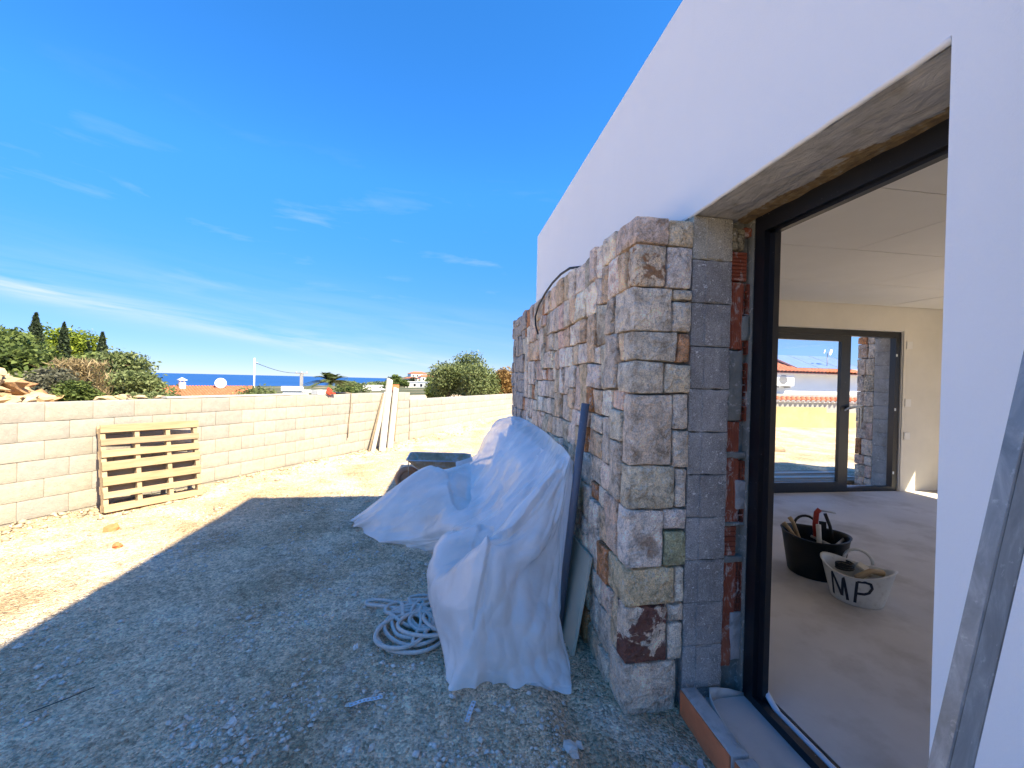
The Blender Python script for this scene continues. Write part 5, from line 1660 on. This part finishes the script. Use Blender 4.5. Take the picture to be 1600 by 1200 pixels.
for k in range(11):
    y = k * .4
    g = [[(.13 * math.cos(a), y + e * .44, .10 * math.sin(a) + .02 * e) for a in [math.pi * q / 4 for q in range(5)]] for e in (0, 1)]
    mbt.grid(g, True, flip=True)
trm = mbt.mesh('tile_row', 'tile')
sl2 = math.atan2(1.5, 4.0)
for i in range(34):
    link('tile_row', trm, rf, (-4.45 + i * .27, -.5, 2.56), (sl2, 0, 0))
ch = MB().box(-2.55, -2.05, 2.9, 3.4, 3.4, 4.55).build('chimney', 'white', rh)
MB().box(-2.65, -1.95, 2.8, 3.5, 4.75, 4.82).box(-2.5, -2.42, 2.95, 3.03, 4.55, 4.75).box(-2.18, -2.10, 2.95, 3.03, 4.55, 4.75).box(-2.5, -2.42, 3.27, 3.35, 4.55, 4.75).box(-2.18, -2.10, 3.27, 3.35, 4.55, 4.75).add([(-2.6, 2.85, 4.82), (-2.0, 2.85, 4.82), (-2.0, 3.45, 4.82), (-2.6, 3.45, 4.82), (-2.3, 3.15, 5.05)], [(0, 1, 4), (1, 2, 4), (2, 3, 4), (3, 0, 4)]).build('chimney_cap', 'white', ch)
dg = []
for i in range(6):
    r_ = .58 * i / 5
    dg.append([(1.1 + r_ * math.cos(a), 2.9 + .35 * (r_ ** 2), 4.45 + r_ * math.sin(a)) for a in [2 * math.pi * k / 20 for k in range(21)]])
MB().grid(dg, True).build('satellite_dish', 'white', rh).modifiers.new('thickness', 'SOLIDIFY').thickness = .03
MB().tube([(1.1, 3.2, 3.6), (1.1, 3.05, 4.4)], .04, 6).build('dish_arm', 'steel', rh)
p1 = Vector(dirp(397, 40, 0)); p2 = Vector(dirp(471, 58, 0))
t = thing('lamp_post', 'thin pale pole with a wire fixed to its top', 'pole', (p1.x, p1.y, -1.5))
MB().tube([(0, 0, 0), (0, 0, 4.35)], .06, 8).build('pole', 'white', t)
MB().tube([(0, 0, 4.0), (.25, .1, 4.0)], .03, 6).build('bracket', 'grey', t)
t = thing('utility_pole', 'concrete utility pole with a crossarm in front of the sea', 'pole', (p2.x, p2.y, -3))
MB().box(-.16, .16, -.12, .12, 0, 4.9).build('pole', 'grey', t)
MB().box(-.75, .75, -.06, .06, 4.75, 4.88).box(-.2, .2, -.1, .1, 4.45, 4.65).build('crossarm', 'grey', t)
for s in (-.6, 0, .6): MB().tube([(s, 0, 4.88), (s, 0, 5.02)], .05, 6).build('insulator', 'white', t)
a0 = Vector((p1.x, p1.y, 2.5)); b0 = Vector((p2.x, p2.y, 1.85))
pts = [a0.lerp(b0, k / 14) - Vector((0, 0, .5 * math.sin(math.pi * k / 14) * .6)) for k in range(15)]
o = MB().tube(pts, .022, 5).build('overhead_wire', 'cable'); tag(o, 'overhead wire sagging from the thin pole to the utility pole', 'wire')
def far_house(label, px, D, z, w, d, h, roofm='tile', wallm='white'):
    t = thing('villa', label, 'house', dirp(px, D, z), R(random.uniform(-25, 25)), 'villas beyond the wall')
    w_ = MB().box(-w / 2, w / 2, 0, d, -4, h).build('wall', wallm, t)
    if roofm == 'tile':
        MB().add([(-w / 2 - .4, -.4, h), (w / 2 + .4, -.4, h), (w / 2 + .4, d + .4, h), (-w / 2 - .4, d + .4, h), (-w / 4, d / 2, h + w * .13), (w / 4, d / 2, h + w * .13)],
                 [(0, 1, 5, 4), (1, 2, 5), (2, 3, 4, 5), (3, 0, 4), (0, 3, 2, 1)]).build('roof', 'tile', t)
    else:
        MB().box(-w / 2 - .15, w / 2 + .15, -.15, d + .15, h, h + .35).build('roof', wallm, t)
    nwin = max(2, int(w / 3.2))
    for k in range(nwin):
        x = -w / 2 + (k + .5) * w / nwin
        MB().box(x - .6, x + .6, -.03, .05, h - 2.3, h - .9).build('window', 'frame', t)
far_house('white flat roofed garden building beside the bright bush', 457, 45, -1.95, 1.6, 3, 2.0, 'flat')
far_house('long low white building behind the utility pole', 478, 90, -4.5, 6, 5, 2.8, 'flat')
far_house('largest white villa on top of the far hill', 655, 330, .2, 13, 10, 5.0, 'tile')
far_house('villa with long red roof on the right slope of the far hill', 670, 310, -.6, 12, 10, 3.4, 'tile')
far_house('pale villa low on the far hill', 648, 240, -4.6, 11, 8, 4.0, 'flat')
far_house('pale villa low at the right of the far hill', 664, 220, -4.4, 8, 8, 4.0, 'flat')
far_house('small white house half hidden by hill trees', 640, 290, -3, 8, 8, 4.5, 'tile')
far_house('white flat roofed house just left of the tall leaning post', 588, 120, -3.6, 7, 6, 2.6, 'flat')
k = 0
sides = ['on the left slope', 'on the crest', 'on the right slope', 'at the foot']
rs2 = random.Random(11)
for i in range(26):
    px = rs2.uniform(606, 690); D = rs2.uniform(200, 360)
    loc = Vector(dirp(px, D, 0)); z = land(loc.x, loc.y)
    h = rs2.uniform(4, 8.5); w = rs2.uniform(5, 10)
    loc.z = min(z, 3 - h) if D < 300 else z - 1
    loc.z = min(loc.z, 4.8 - h + max(0, 1 - abs(px - 655) / 40) * 2)
    plant('distant_tree', 'dark green tree among the villas on the far hill', 'tree', tuple(loc), w, w, h, LM['mid'] if i % 3 else LM['dark'], 500, 1.1, 7, group='trees on the far hill')
for i in range(22):
    px = rs2.uniform(530, 612); D = rs2.uniform(70, 260)
    loc = Vector(dirp(px, D, 0)); loc.z = land(loc.x, loc.y) - .4
    h = rs2.uniform(1.6, 2.6) + D * .006; w = h * 1.5
    plant('distant_tree', 'small tree on the slope between the palm and the leaning boards', 'tree', tuple(loc), w, w, h, LM['mid'] if i % 2 else LM['olive'], 450, .12 + D * .003, 7, group='trees on the slope towards the sea')
